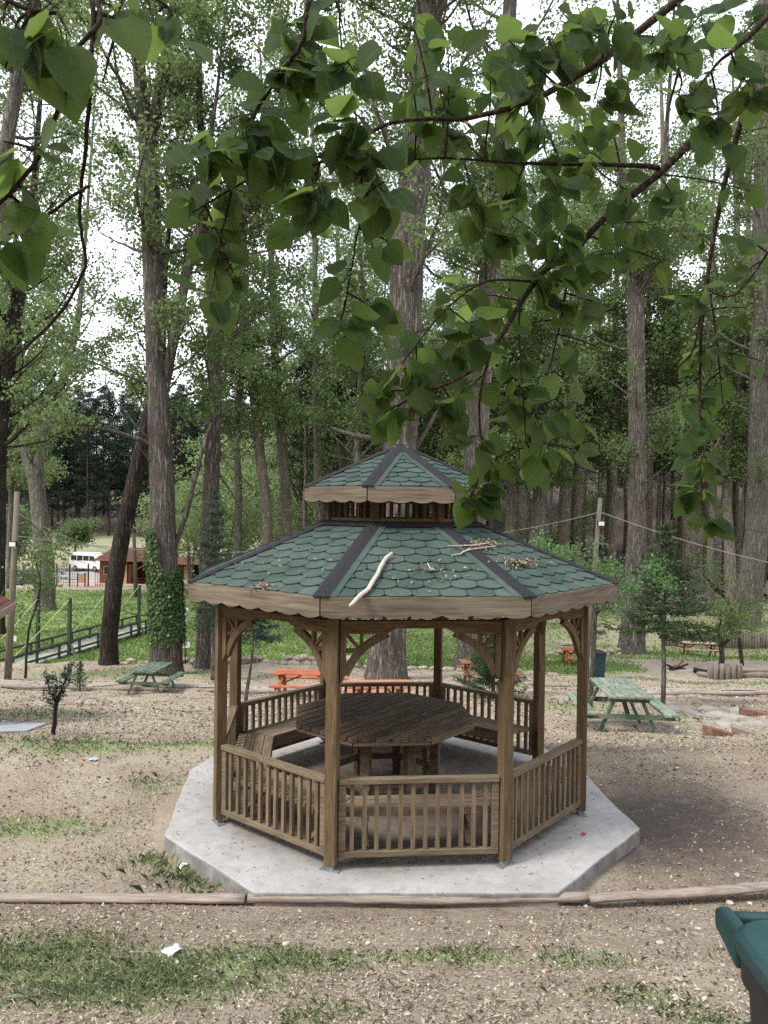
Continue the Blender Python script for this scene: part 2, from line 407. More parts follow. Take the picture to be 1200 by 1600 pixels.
m_white = M_plain('white_paint', (0.78, 0.78, 0.77), 0.4, 0.5, 2, 0.04, 0)
m_glass = M_plain('window_glass', (0.02, 0.025, 0.03), 0.08, 0.6, 2, 0.1, 0)
m_kiosk = M_wood('kiosk_timber', (0.09, 0.035, 0.02), (0.20, 0.085, 0.045), (0.28, 0.13, 0.07), grain=(1, 10, 10), var=0.1)
m_kiosk_pale = M_plain('kiosk_door', (0.52, 0.34, 0.20), 0.7, 0.2, 3, 0.15, 0)
m_paper = M_plain('white_paper', (0.58, 0.60, 0.60), 0.8, 0.2, 8, 0.08, 0.1)
m_lamp = M_plain('lamp_glass', (0.72, 0.74, 0.74), 0.2, 0.5, 3, 0.05, 0)
m_ash = M_plain('ash', (0.33, 0.32, 0.31), 0.95, 0.1, 6, 0.4, 0.3)
m_char = M_plain('charred_wood', (0.022, 0.02, 0.019), 0.9, 0.2, 8, 0.5, 0.4)

# ------------------------------------------------------------------ mesh helpers
def mesh_np(name, verts, faces, mat, smooth=False):
    verts = np.asarray(verts, dtype=np.float32).reshape(-1, 3)
    me = bpy.data.meshes.new(name)
    if isinstance(faces, np.ndarray):
        k = faces.shape[1]
        n = faces.shape[0]
        me.vertices.add(len(verts)); me.vertices.foreach_set('co', verts.ravel())
        me.loops.add(n * k); me.loops.foreach_set('vertex_index', faces.astype(np.int32).ravel())
        me.polygons.add(n)
        me.polygons.foreach_set('loop_start', np.arange(0, n * k, k, dtype=np.int32))
        me.update(calc_edges=True)
    else:
        me.from_pydata([tuple(map(float, v)) for v in verts], [], faces)
        me.update()
    if mat: me.materials.append(mat)
    if smooth:
        me.polygons.foreach_set('use_smooth', np.ones(len(me.polygons), dtype=bool))
    return me

class MB:
    """collects solids, then becomes one mesh"""
    def __init__(s): s.v, s.f = [], []
    def add(s, v, f):
        o = len(s.v)
        s.v += [tuple(p) for p in v]
        s.f += [tuple(i + o for i in q) for q in f]
        return s
    def box(s, c, size, rz=0.0, mat=None):
        x, y, z = size[0] / 2, size[1] / 2, size[2] / 2
        b = min(x, y, z) * 0.12
        pts = []
        for sx, sy, sz in [(-1,-1,-1),(1,-1,-1),(1,1,-1),(-1,1,-1),(-1,-1,1),(1,-1,1),(1,1,1),(-1,1,1)]:
            p = Vector((sx * x, sy * y, sz * z))
            if mat is not None: p = mat @ p
            else: p = Matrix.Rotation(rz, 3, 'Z') @ p
            pts.append(p + Vector(c))
        return s.add(pts, [(0,3,2,1),(4,5,6,7),(0,1,5,4),(1,2,6,5),(2,3,7,6),(3,0,4,7)])
    def bar(s, a, b, w, h, up=(0, 0, 1)):
        """square bar from a to b; w across, h along 'up'"""
        a, b = Vector(a), Vector(b)
        d = (b - a)
        x = d.normalized()
        u = Vector(up)
        y = u.cross(x)
        if y.length < 1e-4: y = Vector((1, 0, 0)).cross(x)
        y.normalize()
        z = x.cross(y)
        m = Matrix((x, y, z)).transposed()
        return s.box((a + b) / 2, (d.length, w, h), mat=m)
    def prism(s, poly, z0, z1):
        n = len(poly)
        v = [(p[0], p[1], z0) for p in poly] + [(p[0], p[1], z1) for p in poly]
        f = [tuple(range(n))[::-1], tuple(range(n, 2 * n))] + [(i, (i + 1) % n, n + (i + 1) % n, n + i) for i in range(n)]
        return s.add(v, f)
    def plate(s, pts3, off):
        """polygon in space thickened by the vector off"""
        n = len(pts3)
        off = Vector(off)
        v = [Vector(p) for p in pts3] + [Vector(p) + off for p in pts3]
        f = [tuple(range(n))[::-1], tuple(range(n, 2 * n))] + [(i, (i + 1) % n, n + (i + 1) % n, n + i) for i in range(n)]
        return s.add(v, f)
    def tube(s, pts, rad, n=8, cap=True, rough=0.0, rng=None):
        pts = [Vector(p) for p in pts]
        m = len(pts)
        if isinstance(rad, (int, float)): rad = [rad] * m
        o = len(s.v)
        t0 = (pts[1] - pts[0]).normalized()
        ref = Vector((1, 0, 0)) if abs(t0.x) < 0.9 else Vector((0, 1, 0))
        nx = (ref - t0 * ref.dot(t0)).normalized()
        for i, p in enumerate(pts):
            t = (pts[min(i + 1, m - 1)] - pts[max(i - 1, 0)]).normalized()
            nx = (nx - t * nx.dot(t)).normalized()
            ny = t.cross(nx)
            for k in range(n):
                a = 2 * PI * k / n
                r = rad[i]
                if rough: r *= 1 + rough * (math.sin(3 * a + i * 0.35) * 0.5 + math.sin(7 * a - i * 0.23 + 1) * 0.35 + (rng or RNG).uniform(-0.5, 0.5))
                s.v.append(tuple(p + (nx * math.cos(a) + ny * math.sin(a)) * r))
        for i in range(m - 1):
            for k in range(n):
                s.f.append((o + i * n + k, o + i * n + (k + 1) % n, o + (i + 1) * n + (k + 1) % n, o + (i + 1) * n + k))
        if cap:
            s.f.append(tuple(o + k for k in range(n))[::-1])
            s.f.append(tuple(o + (m - 1) * n + k for k in range(n)))
        return s
    def mesh(s, name, mat, smooth=False):
        return mesh_np(name, np.array(s.v), s.f, mat, smooth)
    def build(s, name, mat, parent=None, smooth=False, bevel=0.0, **kw):
        return ob(name, s.mesh(name, mat, smooth), parent, bevel=bevel, **kw)

def ob(name, me, parent=None, loc=(0, 0, 0), rot=(0, 0, 0), scale=None, bevel=0.0):
    o = bpy.data.objects.new(name, me)
    COL.objects.link(o)
    o.location = loc
    o.rotation_euler = rot
    if scale is not None: o.scale = scale if hasattr(scale, '__len__') else (scale,) * 3
    if parent is not None: o.parent = parent
    if bevel:
        b = o.modifiers.new('bevel', 'BEVEL'); b.width = bevel; b.segments = 2; b.limit_method = 'ANGLE'
    return o
def tag(o, label, cat, group=None):
    o['label'] = label; o['category'] = cat
    if group: o['group'] = group
    return o
def struct(o, label=None):
    o['kind'] = 'structure'
    if label: o['label'] = label
    return o
def stuff(o, label=None, cat=None):
    o['kind'] = 'stuff'
    if label: o['label'] = label
    if cat: o['category'] = cat
    return o
def thing(name, label, cat, loc=(0, 0, 0), rz=0.0, group=None):
    o = ob(name, None, None, loc, (0, 0, rz))
    o.empty_display_size = 0.2
    return tag(o, label, cat, group)
def copy_tree(o, parent=None):
    c = o.copy(); COL.objects.link(c); c.parent = parent
    for ch in list(o.children): copy_tree(ch, c)
    return c

def rand_rot(n, up_bias=0.0, rng=NR):
    """n random orthonormal frames (tangent, bitangent)"""
    nrm = rng.normal(size=(n, 3)); nrm[:, 2] += up_bias
    nrm /= np.linalg.norm(nrm, axis=1)[:, None]
    t = rng.normal(size=(n, 3)); t -= nrm * (t * nrm).sum(1)[:, None]
    t /= np.linalg.norm(t, axis=1)[:, None]
    return t, np.cross(nrm, t), nrm
def leaf_cards(C, size, asp=0.8, up_bias=0.5, rng=NR, shape='leaf'):
    """one small folded leaf-shaped quad per centre"""
    n = len(C)
    t, b, nn = rand_rot(n, up_bias, rng)
    s = (size * rng.uniform(0.65, 1.3, n))[:, None]
    P = np.empty((n, 4, 3))
    P[:, 0] = C - t * s * 0.5
    P[:, 1] = C + b * s * 0.5 * asp - t * s * 0.08 + nn * s * 0.1
    P[:, 2] = C + t * s * 0.5
    P[:, 3] = C - b * s * 0.5 * asp - t * s * 0.08 + nn * s * 0.1
    return P.reshape(-1, 3), np.arange(n * 4).reshape(n, 4)

# ------------------------------------------------------------------ terrain
NEAR = [(-60, 34.0), (-30, 15.0), (-12, 5.2), (0, 1.37), (3, 0.64), (5.55, 0.0), (6.1, -0.13), (10.3, -0.2)]  # unseen rise behind the camera, steepened to block low sky light
PL = NEAR + [(14, -0.95), (21, -2.3), (24, -2.82), (28, -3.1), (30.5, -3.2), (31.2, -3.6), (38, -3.75), (50, -4.1), (60, -4.3), (72, -4.7), (80, -5.4), (100, -5.5), (108, -3.0), (125, -1.3), (160, 5), (260, 16), (420, 26)]
PR = NEAR + [(14, -0.97), (20, -1.74), (24, -2.40), (30, -3.35), (34, -3.9), (38, -4.3), (45, -5.3), (47.9, -5.2), (48.5, -4.45), (60, -4.4), (75, -2.87), (90, 0.4), (130, 13), (200, 26), (420, 50)]
PLx, PLz = np.array(PL).T
PRx, PRz = np.array(PR).T
def ground(X, Y):
    X = np.asarray(X, float); Y = np.asarray(Y, float)
    t = X / np.maximum(Y, 12)
    w = np.clip((t + 0.10) / 0.28, 0, 1); w = w * w * (3 - 2 * w)
    z = np.interp(Y, PLx, PLz) * (1 - w) + np.interp(Y, PRx, PRz) * w
    z = z + np.clip(np.abs(X) - np.maximum(0.62 * Y, 0) - 14, 0, 60) * 0.35 * np.clip((70 - Y) / 20, 0, 1)  # unseen side hills, added to shut out sky light from the sides
    amp = np.clip((Y - 11) / 12, 0, 1) * 0.10 + 0.018
    n = np.sin(X * 0.83 + 1.3) * np.cos(Y * 0.71 + 0.4) + 0.6 * np.sin(X * 1.9 - Y * 1.3) + 0.35 * np.sin(X * 4.1 + Y * 3.3 + 2)
    return z + amp * n * 0.5
def gz(x, y): return float(ground(x, y))
def G(px, d, sink=0.0):
    """ground point under a photo column at a distance"""
    x = at(px, 800, d).x
    return Vector((x, d, gz(x, d) - sink))

def axis_vals(segs):
    out = [segs[0][0]]
    for a, b, st in segs:
        n = max(1, round((b - a) / st))
        out += list(np.linspace(a, b, n + 1)[1:])
    return np.array(out)
gx = axis_vals([(-320, -80, 12), (-80, -30, 2), (-30, -9, 0.5), (-9, 9, 0.12), (9, 30, 0.5), (30, 80, 2), (80, 320, 12)])
gy = axis_vals([(-60, -2, 1.0), (-2, 12, 0.12), (12, 36, 0.3), (36, 80, 0.8), (80, 150, 2.5), (150, 420, 12)])
GX, GY = np.meshgrid(gx, gy)
GZ = ground(GX, GY)

# masks: grass, dark soil, straw   (ellipses: photo column, distance, half-widths, weight)
def blob(X, Y, cx, cy, rx, ry, w=1.0):
    r = np.sqrt(((X - cx) / rx) ** 2 + ((Y - cy) / ry) ** 2)
    return w * np.clip(1.35 - r, 0, 1)
def gy_of(px, py):
    """distance at which the ground shows at a photo position"""
    for d in np.concatenate([np.arange(2, 14, 0.05), np.arange(14, 110, 0.25)]):
        p = at(px, py, d)
        if p.z <= gz(p.x, p.y): return p.y
    return 110.0
GRASS = []
for px, py, rx, ry, w in [(200, 1530, 0.95, 0.52, 1.0), (60, 1500, 0.7, 0.6, 0.95), (420, 1500, 0.75, 0.30, 1.0), (620, 1500, 0.4, 0.2, 0.6), (730, 1495, 0.45, 0.22, 0.72),
        (900, 1500, 0.45, 0.25, 0.6), (1000, 1560, 0.35, 0.3, 0.55), (1090, 1590, 0.3, 0.3, 0.6), (500, 1590, 0.3, 0.2, 0.6), (50, 1292, 0.85, 0.35, 0.8), (250, 1350, 0.5, 0.28, 0.55),
        (160, 1345, 0.6, 0.3, 0.45), (150, 1165, 1.4, 0.5, 0.85), (290, 1163, 1.3, 0.45, 0.85), (230, 1230, 0.5, 0.4, 0.5), (40, 1120, 2.0, 1.0, 0.6), (890, 1105, 1.6, 0.9, 0.8),
        (1050, 1125, 1.6, 0.7, 0.45), (960, 1150, 1.6, 0.5, 0.45), (200, 1055, 5, 1.3, 0.8), (1100, 1070, 6, 1.0, 0.9), (900, 1073, 4, 0.8, 0.7), (330, 1072, 3, 1.0, 0.5)]:
    d = gy_of(px, py)
    GRASS.append((at(px, py, d).x, d, rx, ry, w))
DARK = []
for px, py, rx, ry, w in [(1060, 1290, 1.6, 1.5, 0.9), (1000, 1340, 0.8, 0.5, 0.8), (980, 1170, 2.2, 0.7, 0.6), (1000, 1130, 1.6, 0.8, 0.7), (450, 1440, 0.9, 0.35, 0.45), (850, 1425, 1.4, 0.3, 0.5), (260, 1380, 0.9, 0.22, 0.55), (1100, 1095, 3, 0.8, 0.55)]:
    d = gy_of(px, py)
    DARK.append((at(px, py, d).x, d, rx, ry, w))
def masks(X, Y):
    t = X / np.maximum(Y, 6)
    g = np.zeros_like(X); dk = np.zeros_like(X); st = np.full_like(X, 0.35)
    for b in GRASS: g = np.maximum(g, blob(X, Y, *b))
    for b in DARK: dk = np.maximum(dk, blob(X, Y, *b))
    # lawn beyond the stone edging on the left and behind the gazebo
    lawn = np.clip((Y - 31) / 1.0, 0, 1) * np.clip((0.16 - t) / 0.06, 0, 1) * np.clip((74 + X * 0.15 - Y) / 2, 0, 1)
    g = np.maximum(g, lawn * (1.15 + .25 * np.sin(X * .35 + 1) * np.sin(Y * .27)))
    strip = np.clip((Y - 29.5) / 1.5, 0, 1) * np.clip((39 - Y) / 4, 0, 1) * np.clip((t - 0.02) / 0.03, 0, 1) * np.clip((0.34 - t) / 0.05, 0, 1)
    g = np.maximum(g, strip * 1.15)
    strip2 = np.clip((Y - 38) / 2, 0, 1) * np.clip((62 - Y) / 8, 0, 1) * np.clip((t - 0.02) / 0.03, 0, 1)
    g = np.maximum(g, strip2 * (0.6 + 0.25 * np.sin(X * 0.5) * np.sin(Y * 0.6)))
    emb = np.clip((Y - 101) / 2, 0, 1) * np.clip((126 - Y) / 5, 0, 1) * np.clip((-0.2 - t) / 0.05, 0, 1)
    g = np.maximum(g, emb * 0.6)
    st = np.maximum(st, np.clip((Y - 9) / 4, 0, 1) * 0.62)
    st = np.where((Y < 11) & (X < -1.5), np.maximum(st, 0.55), st)
    st = np.where(Y < 6.2, 0.38, st)
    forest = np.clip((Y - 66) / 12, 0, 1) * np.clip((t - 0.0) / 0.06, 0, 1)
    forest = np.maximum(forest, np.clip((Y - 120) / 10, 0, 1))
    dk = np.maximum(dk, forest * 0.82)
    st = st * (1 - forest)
    return g, dk, st
mg, md, ms = masks(GX, GY)
nv = GX.size
gv = np.stack([GX, GY, GZ], -1).reshape(-1, 3)
ny_, nx_ = GX.shape
idx = np.arange(nv).reshape(ny_, nx_)
gf = np.stack([idx[:-1, :-1], idx[:-1, 1:], idx[1:, 1:], idx[1:, :-1]], -1).reshape(-1, 4)
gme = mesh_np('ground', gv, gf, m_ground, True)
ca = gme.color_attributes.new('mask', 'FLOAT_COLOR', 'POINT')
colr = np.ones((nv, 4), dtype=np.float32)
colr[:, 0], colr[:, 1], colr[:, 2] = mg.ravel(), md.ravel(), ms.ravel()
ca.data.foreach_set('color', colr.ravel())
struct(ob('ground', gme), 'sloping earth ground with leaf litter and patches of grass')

def sheet(name, poly, mat, label, lift=0.02, thick=0.3, nsub=1):
    """flat paved area following the ground: prism on each corner's own height"""
    top = [Vector((p[0], p[1], gz(p[0], p[1]) + lift)) for p in poly]
    mb = MB().plate(top, (0, 0, -thick))
    o = mb.build(name, mat)
    return struct(o, label)

# ------------------------------------------------------------------ concrete pad under the gazebo
PAD_PX = [(297, 1203), (257, 1304), (398, 1394), (872, 1394), (1000, 1294), (948, 1245), (905, 1196), (845, 1166), (690, 1136), (480, 1138), (330, 1182)]
pad = [plane(x, y, 0.0) for x, y in PAD_PX]
pv = []
for i, p in enumerate(pad):                    # slightly irregular cast edge
    q = pad[(i + 1) % len(pad)]
    n = max(2, int((q - p).length / 0.16))
    for k in range(n):
        s = p.lerp(q, k / n)
        j = 0 if k == 0 else 0.008
        pv.append((s.x + RNG.uniform(-j, j), s.y + RNG.uniform(-j, j)))
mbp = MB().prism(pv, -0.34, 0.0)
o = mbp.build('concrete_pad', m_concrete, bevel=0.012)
struct(o, 'pale cracked concrete slab under the octagonal gazebo')

# ------------------------------------------------------------------ gazebo
GC = Vector((0.160, 8.187, 0.0)); GROT = 0.093
RP, RE, ZE, RU, ZU, ZA, ZR = 1.886, 2.192, 2.26, 1.061, 3.161, 3.613, 0.747
RN, ZN0, ZN1 = 0.79, 2.80, 3.07           # lantern neck
S22, C22 = math.sin(PI / 8), math.cos(PI / 8)

def roof_face(Rb, zb, Rt, zt):
    """frame of the side-0 roof face: maps (u, v, w) to gazebo space"""
    a0, a1 = Rb * C22, Rt * C22
    L = math.hypot(a0 - a1, zt - zb)
    vy, vz = (a0 - a1) / L, (zt - zb) / L
    def f(u, v, w): return (u, -a0 + v * vy - w * vz, zb + v * vz + w * vy)
    return f, L, Rb * S22, Rt * S22

def clip_poly(poly, planes):
    for (nx, ny, c) in planes:                # keep nx*x+ny*y <= c
        out = []
        for i in range(len(poly)):
            p, q = poly[i], poly[(i + 1) % len(poly)]
            dp, dq = nx * p[0] + ny * p[1] - c, nx * q[0] + ny * q[1] - c
            if dp <= 0: out.append(p)
            if dp * dq < 0:
                t = dp / (dp - dq)
                out.append((p[0] + t * (q[0] - p[0]), p[1] + t * (q[1] - p[1])))
        poly = out
        if len(poly) < 3: return []
    return poly

def shingle_meshes(Rb, zb, Rt, zt, w, e, inset_s, inset_top, mat):
    f, L, hb, ht = roof_face(Rb, zb, Rt, zt)
    slope = (hb - ht) / L
    k = math.hypot(1, slope)
    planes = [(1, slope, hb - inset_s * k), (-1, slope, hb - inset_s * k), (0, 1, L - inset_top), (0, -1, -0.004)]
    res = []
    rows = int((L - inset_top) / e) + 1
    for j in range(rows):
        v0 = j * e - 0.02
        off = (0.5 if j % 2 else 0.0) * w
        nc = int(hb / w) + 2
        for i in range(-nc, nc + 1):
            cu = i * w + off
            g = 0.0033
            arc = []
            n = 8
            for q in range(n + 1):
                x = -w / 2 + g + (w - 2 * g) * q / n
                s = abs(2 * x / w)
                arc.append((cu + x, v0 + 0.056 * s ** 2.1 + RNG.uniform(-0.0012, 0.0012)))
            poly = arc + [(cu + w / 2 - g, v0 + e * 1.0 + 0.035), (cu - w / 2 + g, v0 + e * 1.0 + 0.035)]
            poly = clip_poly(poly, planes)
            if not poly: continue
            ar = abs(sum(poly[a][0] * poly[(a + 1) % len(poly)][1] - poly[(a + 1) % len(poly)][0] * poly[a][1] for a in range(len(poly)))) / 2
            if ar < 0.0012: continue
            lift = RNG.uniform(0.0, 0.008) * (RNG.random() ** 2) + RNG.uniform(0, .002)
            def hgt(v): return 0.004 + max(0.0, 1 - (v - v0) / (e * 1.05)) * (0.011 + lift)
            top = [f(u, v, hgt(v)) for u, v in poly]
            bot = [f(u, v, 0.001) for u, v in poly]
            m = len(poly)
            fs = [tuple(range(m))] + [(a, a + m, (a + 1) % m + m, (a + 1) % m) for a in range(m)]
            res.append(mesh_np('shingle', np.array(top + bot), fs, mat))
    return res

def join_meshes(name, mats, meshes, angles):
    mb = MB()
    for a in angles:
        m = Matrix.Rotation(a, 3, 'Z')
        for me in meshes:
            mb.add([m @ v.co for v in me.vertices], [tuple(p.vertices) for p in me.polygons])
    return mb.mesh(name, mats)

def wave_board(hw, h, thick, amp, period, mat, name='fascia_board', y_out=0.0, mitre=True):
    """board on side 0: u in [-hw, hw], top at z=0, scalloped lower edge"""
    n = int(2 * hw / 0.018)
    top, bot, topb, botb = [], [], [], []
    for i in range(n + 1):
        u = -hw + 2 * hw * i / n
        z = -(h - amp + amp * abs(math.sin(PI * (u + hw) / period)) ** 0.75)
        ub = u * (hw - thick * math.tan(PI / 8)) / hw
        top.append((u, y_out, 0)); bot.append((u, y_out, z))
        topb.append((ub, y_out + thick, 0)); botb.append((ub, y_out + thick, z))
    N = n + 1
    v = top + bot + topb + botb
    f = []
    for i in range(n):
        f.append((i, N + i, N + i + 1, i + 1))
        f.append((2 * N + i, 2 * N + i + 1, 3 * N + i + 1, 3 * N + i))
        f.append((i, i + 1, 2 * N + i + 1, 2 * N + i))
        f.append((N + i, 3 * N + i, 3 * N + i + 1, N + i + 1))
    f.append((0, 2 * N, 3 * N, N)); f.append((n, N + n, 3 * N + n, 2 * N + n))
    return mesh_np(name, np.array(v), f, mat)

def build_roof(root, Rb, zb, Rt, zt, w, e, hip_w, inset_top, shingle_mat, visible=(-1, 0, 1), apex=False):
    f, L, hb, ht = roof_face(Rb, zb, Rt, zt)
    # decking, 8 faces, 2 cm thick
    mb = MB()
    for k in range(8):
        m = Matrix.Rotation(k * PI / 4, 3, 'Z')
        pts = [f(-hb, 0, 0), f(hb, 0, 0)] + ([f(ht, L, 0), f(-ht, L, 0)] if ht > 0.02 else [f(0, L, 0)])
        dn = [(p[0], p[1], p[2] - 0.025) for p in pts]
        n = len(pts)
        mb.add([m @ Vector(p) for p in pts + dn], [tuple(range(n)), tuple(range(n, 2 * n))[::-1], (0, n, n + 1, 1)])
    roof = mb.build('roof', m_deck, root)
    ms = shingle_meshes(Rb, zb, Rt, zt, w, e, hip_w * 0.9, inset_top, shingle_mat)
    for k in visible:
        for me in ms: ob('shingle', me, roof, rot=(0, 0, k * PI / 4))
    rest = [k for k in range(-3, 5) if k not in visible]
    if rest:
        stuff(ob('shingle_field', join_meshes('shingle_field', shingle_mat, ms, [k * PI / 4 for k in rest]), roof))
    # black felt strips folded over each hip
    hm = MB()
    rows = 9
    V = []
    for i in range(rows + 1):
        v = L * i / rows + (-0.015 if i == 0 else 0)
        u = hb - (hb - ht) * v / L
        lft = Vector(f(u - hip_w * (1 + RNG.uniform(-0.03, 0.03)), v, 0.021))
        mid = Vector(f(u, v, 0.026))
        rot = Matrix.Rotation(PI / 4, 3, 'Z')
        rgt = rot @ Vector(f(-u + hip_w, v, 0.021))
        V += [lft, mid, rgt]
    n0 = len(V)
    V2 = V + [Vector((p.x, p.y, p.z - 0.012)) for p in V]
    fs = []
    for i in range(rows):
        a = 3 * i
        fs += [(a, a + 1, a + 4, a + 3), (a + 1, a + 2, a + 5, a + 4)]
        fs += [(a, a + 3, a + 3 + n0, a + n0), (a + 2, a + 2 + n0, a + 5 + n0, a + 5)]
    fs += [(0, n0, n0 + 1, 1), (1, n0 + 1, n0 + 2, 2)]
    hme = mesh_np('hip_strip', np.array(V2), fs, m_felt)
    for k in range(8): ob('hip_strip', hme, roof, rot=(0, 0, k * PI / 4))
    # plain green strips beside the two front hips
    for s in (-1, 1):
        w2 = hip_w * 0.95
        pts = []
        for v, q in ((0.0, 0), (L - 0.03, 0), (L - 0.03, 1), (0.0, 1)):
            u = hb - (hb - ht) * v / L - hip_w * 0.85 - q * w2
            pts.append(f(s * u, v, 0.0185))
        mbs = MB().plate(pts, (0, -0.003, -0.008))
        mbs.build('edge_strip', shingle_mat, roof)
    return roof, f, L

gaz = thing('gazebo', 'octagonal brown wooden gazebo with two-tier green shingle roof on concrete slab', 'gazebo', GC, GROT)

# posts with pointed upper cheeks and steel feet
post_m = MB().box((0, 0, (0.045 + 2.06) / 2), (0.098, 0.098, 2.015)).mesh('post', m_post)
foot_m = MB().box((0, -0.01, 0.006), (0.17, 0.075, 0.012)).box((0, 0, 0.028), (0.055, 0.055, 0.05)).mesh('post_foot', m_metal)
for k in range(8):
    a = -PI / 2 + PI / 8 + k * PI / 4
    p = ob('post', post_m, gaz, (RP * math.cos(a), RP * math.sin(a), 0), (0, 0, a + PI / 2), bevel=0.006)
    ob('post_foot', foot_m, p, rot=(0, 0, RNG.uniform(-0.3, 0.3)))

AP = RP * C22                 # distance of a side from the centre
HS = RP * S22                 # half side
HU = HS - 0.052               # clear half width between posts
Y0 = -AP
# frieze: header, short spindles, upper plate, corner trims
header_m = MB().box((0, Y0, 2.012), (2 * HU, 0.07, 0.062)).mesh('header', m_post_h)
plate_m = MB().box((0, Y0, 2.165), (2 * HS + 0.02, 0.08, 0.06)).mesh('wall_plate', m_post_h)
spin_m = MB().box((0, 0, 0), (0.032, 0.032, 0.094)).mesh('spindle', m_post)
def corner_trim(s):
    x0, x1 = s * HU, s * (HU - 0.46)
    x2 = s * (HU - 0.38)
    y = Y0 - 0.026
    return MB().plate([(x0, y, 1.979), (x1, y, 1.979), (x2, y, 1.935), (x0, y, 1.935)], (0, 0.05, 0)).mesh('corner_trim', m_post_h)
def cheek(s):
    x0, x1 = s * (HU - 0.001), s * (HU - 0.05)
    y = Y0 - 0.033
    return MB().plate([(x0, y, 1.933), (x1, y, 1.933), (x1, y, 1.60), (x0, y, 1.53)], (0, 0.066, 0)).mesh('cheek', m_post)
def bracket(s):
    mb = MB()
    y = Y0 - 0.022
    P0 = (HU - 0.05, 1.60); P1 = (HU - 0.39, 1.932)
    out, inn = [], []
    for i in range(9):
        t = i / 8
        x = P0[0] + (P1[0] - P0[0]) * t; z = P0[1] + (P1[1] - P0[1]) * t
        bow = 0.055 * math.sin(PI * t)
        nx, nz = 0.7, 0.7                      # towards the upper corner
        out.append((s * (x + nx * (bow + 0.035)), y, z + nz * (bow + 0.035)))
        inn.append((s * (x + nx * (bow - 0.03)), y, z + nz * (bow - 0.03)))
    for i in range(8):
        mb.plate([out[i], out[i + 1], inn[i + 1], inn[i]], (0, 0.044, 0))
    xm, zm = HU - 0.05 - 0.145, 1.935 - 0.145
    yc = Y0
    mb.bar((s * (xm + 0.02), yc, 1.80), (s * (xm + 0.02), yc, 1.93), 0.03, 0.034, (0, 1, 0))
    mb.bar((s * (HU - 0.17), yc, 1.795), (s * (HU - 0.052), yc, 1.795), 0.03, 0.034)
    mb.bar((s * (xm + 0.03), yc, zm + 0.01), (s * (HU - 0.055), yc, 1.925), 0.026, 0.03)
    return mb.mesh('bracket', m_post)
parts0 = [('header', header_m), ('wall_plate', plate_m)]
trim_m, cheek_m, brk_m = [corner_trim(s) for s in (-1, 1)], [cheek(s) for s in (-1, 1)], [bracket(s) for s in (-1, 1)]

# railing
top_m = MB().box((0, Y0, ZR - 0.0225), (2 * HU - 0.002, 0.075, 0.045)).box((0, Y0, 0.125), (2 * HU - 0.004, 0.055, 0.05)) \
    .box((-(HU - 0.032), Y0, 0.425), (0.06, 0.05, 0.55)).box((HU - 0.032, Y0, 0.425), (0.06, 0.05, 0.55)).mesh('railing', m_rail)
bal_m = MB().box((0, 0, 0.426), (0.034, 0.030, 0.552)).mesh('baluster', m_bal)
# bench: four boards, apron, brackets
def bench_board(j):
    d0 = 0.055 + j * 0.098; d1 = d0 + 0.09
    a0, a1 = AP - d0, AP - d1
    h0, h1 = a0 * math.tan(PI / 8) - 0.006 - (0.05 if j == 0 else 0), a1 * math.tan(PI / 8) - 0.006
    z0, z1 = 0.405, 0.438
    poly = [(-h0, -a0), (h0, -a0), (h1, -a1), (-h1, -a1)]
    return MB().prism(poly, z0, z1).mesh('board', m_seat)
boards = [bench_board(j) for j in range(4)]
def bench_frame(ends):
    mb = MB()
    a1 = AP - 0.42
    h1 = a1 * math.tan(PI / 8) - 0.02
    mb.box((0, -a1, 0.355), (2 * h1, 0.03, 0.095))
    for x in (-h1 * 0.82, h1 * 0.82):
        mb.bar((x, -AP + 0.05, 0.385), (x, -a1 - 0.018, 0.385), 0.05, 0.036)
        mb.bar((x, -AP + 0.055, 0.15), (x, -a1 - 0.03, 0.345), 0.045, 0.04)
    return mb.mesh('bench', m_seat)
bench_m = bench_frame(0)

for k in range(8):
    rot = (0, 0, k * PI / 4)
    for nme, me in parts0: ob(nme, me, gaz, rot=rot)
    for i in range(2):
        ob('corner_trim', trim_m[i], gaz, rot=rot)
        ob('cheek', cheek_m[i], gaz, rot=rot)
        ob('bracket', brk_m[i], gaz, rot=rot)
    fr = MB().box((0, Y0, 2.118), (2 * HU, 0.036, 0.014))
    fz = fr.build('frieze', m_post_h, gaz, rot=rot)
    for i in range(13):
        ob('spindle', spin_m, fz, (-HU + 2 * HU * (i + 0.5) / 13, Y0, 2.078))
    if k == 2: continue                         # the open entrance
    rl = ob('railing', top_m, gaz, rot=rot, bevel=0.005)
    nb = 12
    for i in range(nb):
        x = -HU + 0.062 + (2 * HU - 0.124) * (i + 0.5) / nb
        ob('baluster', bal_m, rl, (x + RNG.uniform(-0.003, 0.003), Y0, 0), (0, RNG.uniform(-0.006, 0.006), RNG.uniform(-0.05, 0.05)))
    bn = ob('bench', bench_m, gaz, rot=rot)
    for bm_ in boards: ob('board', bm_, bn)

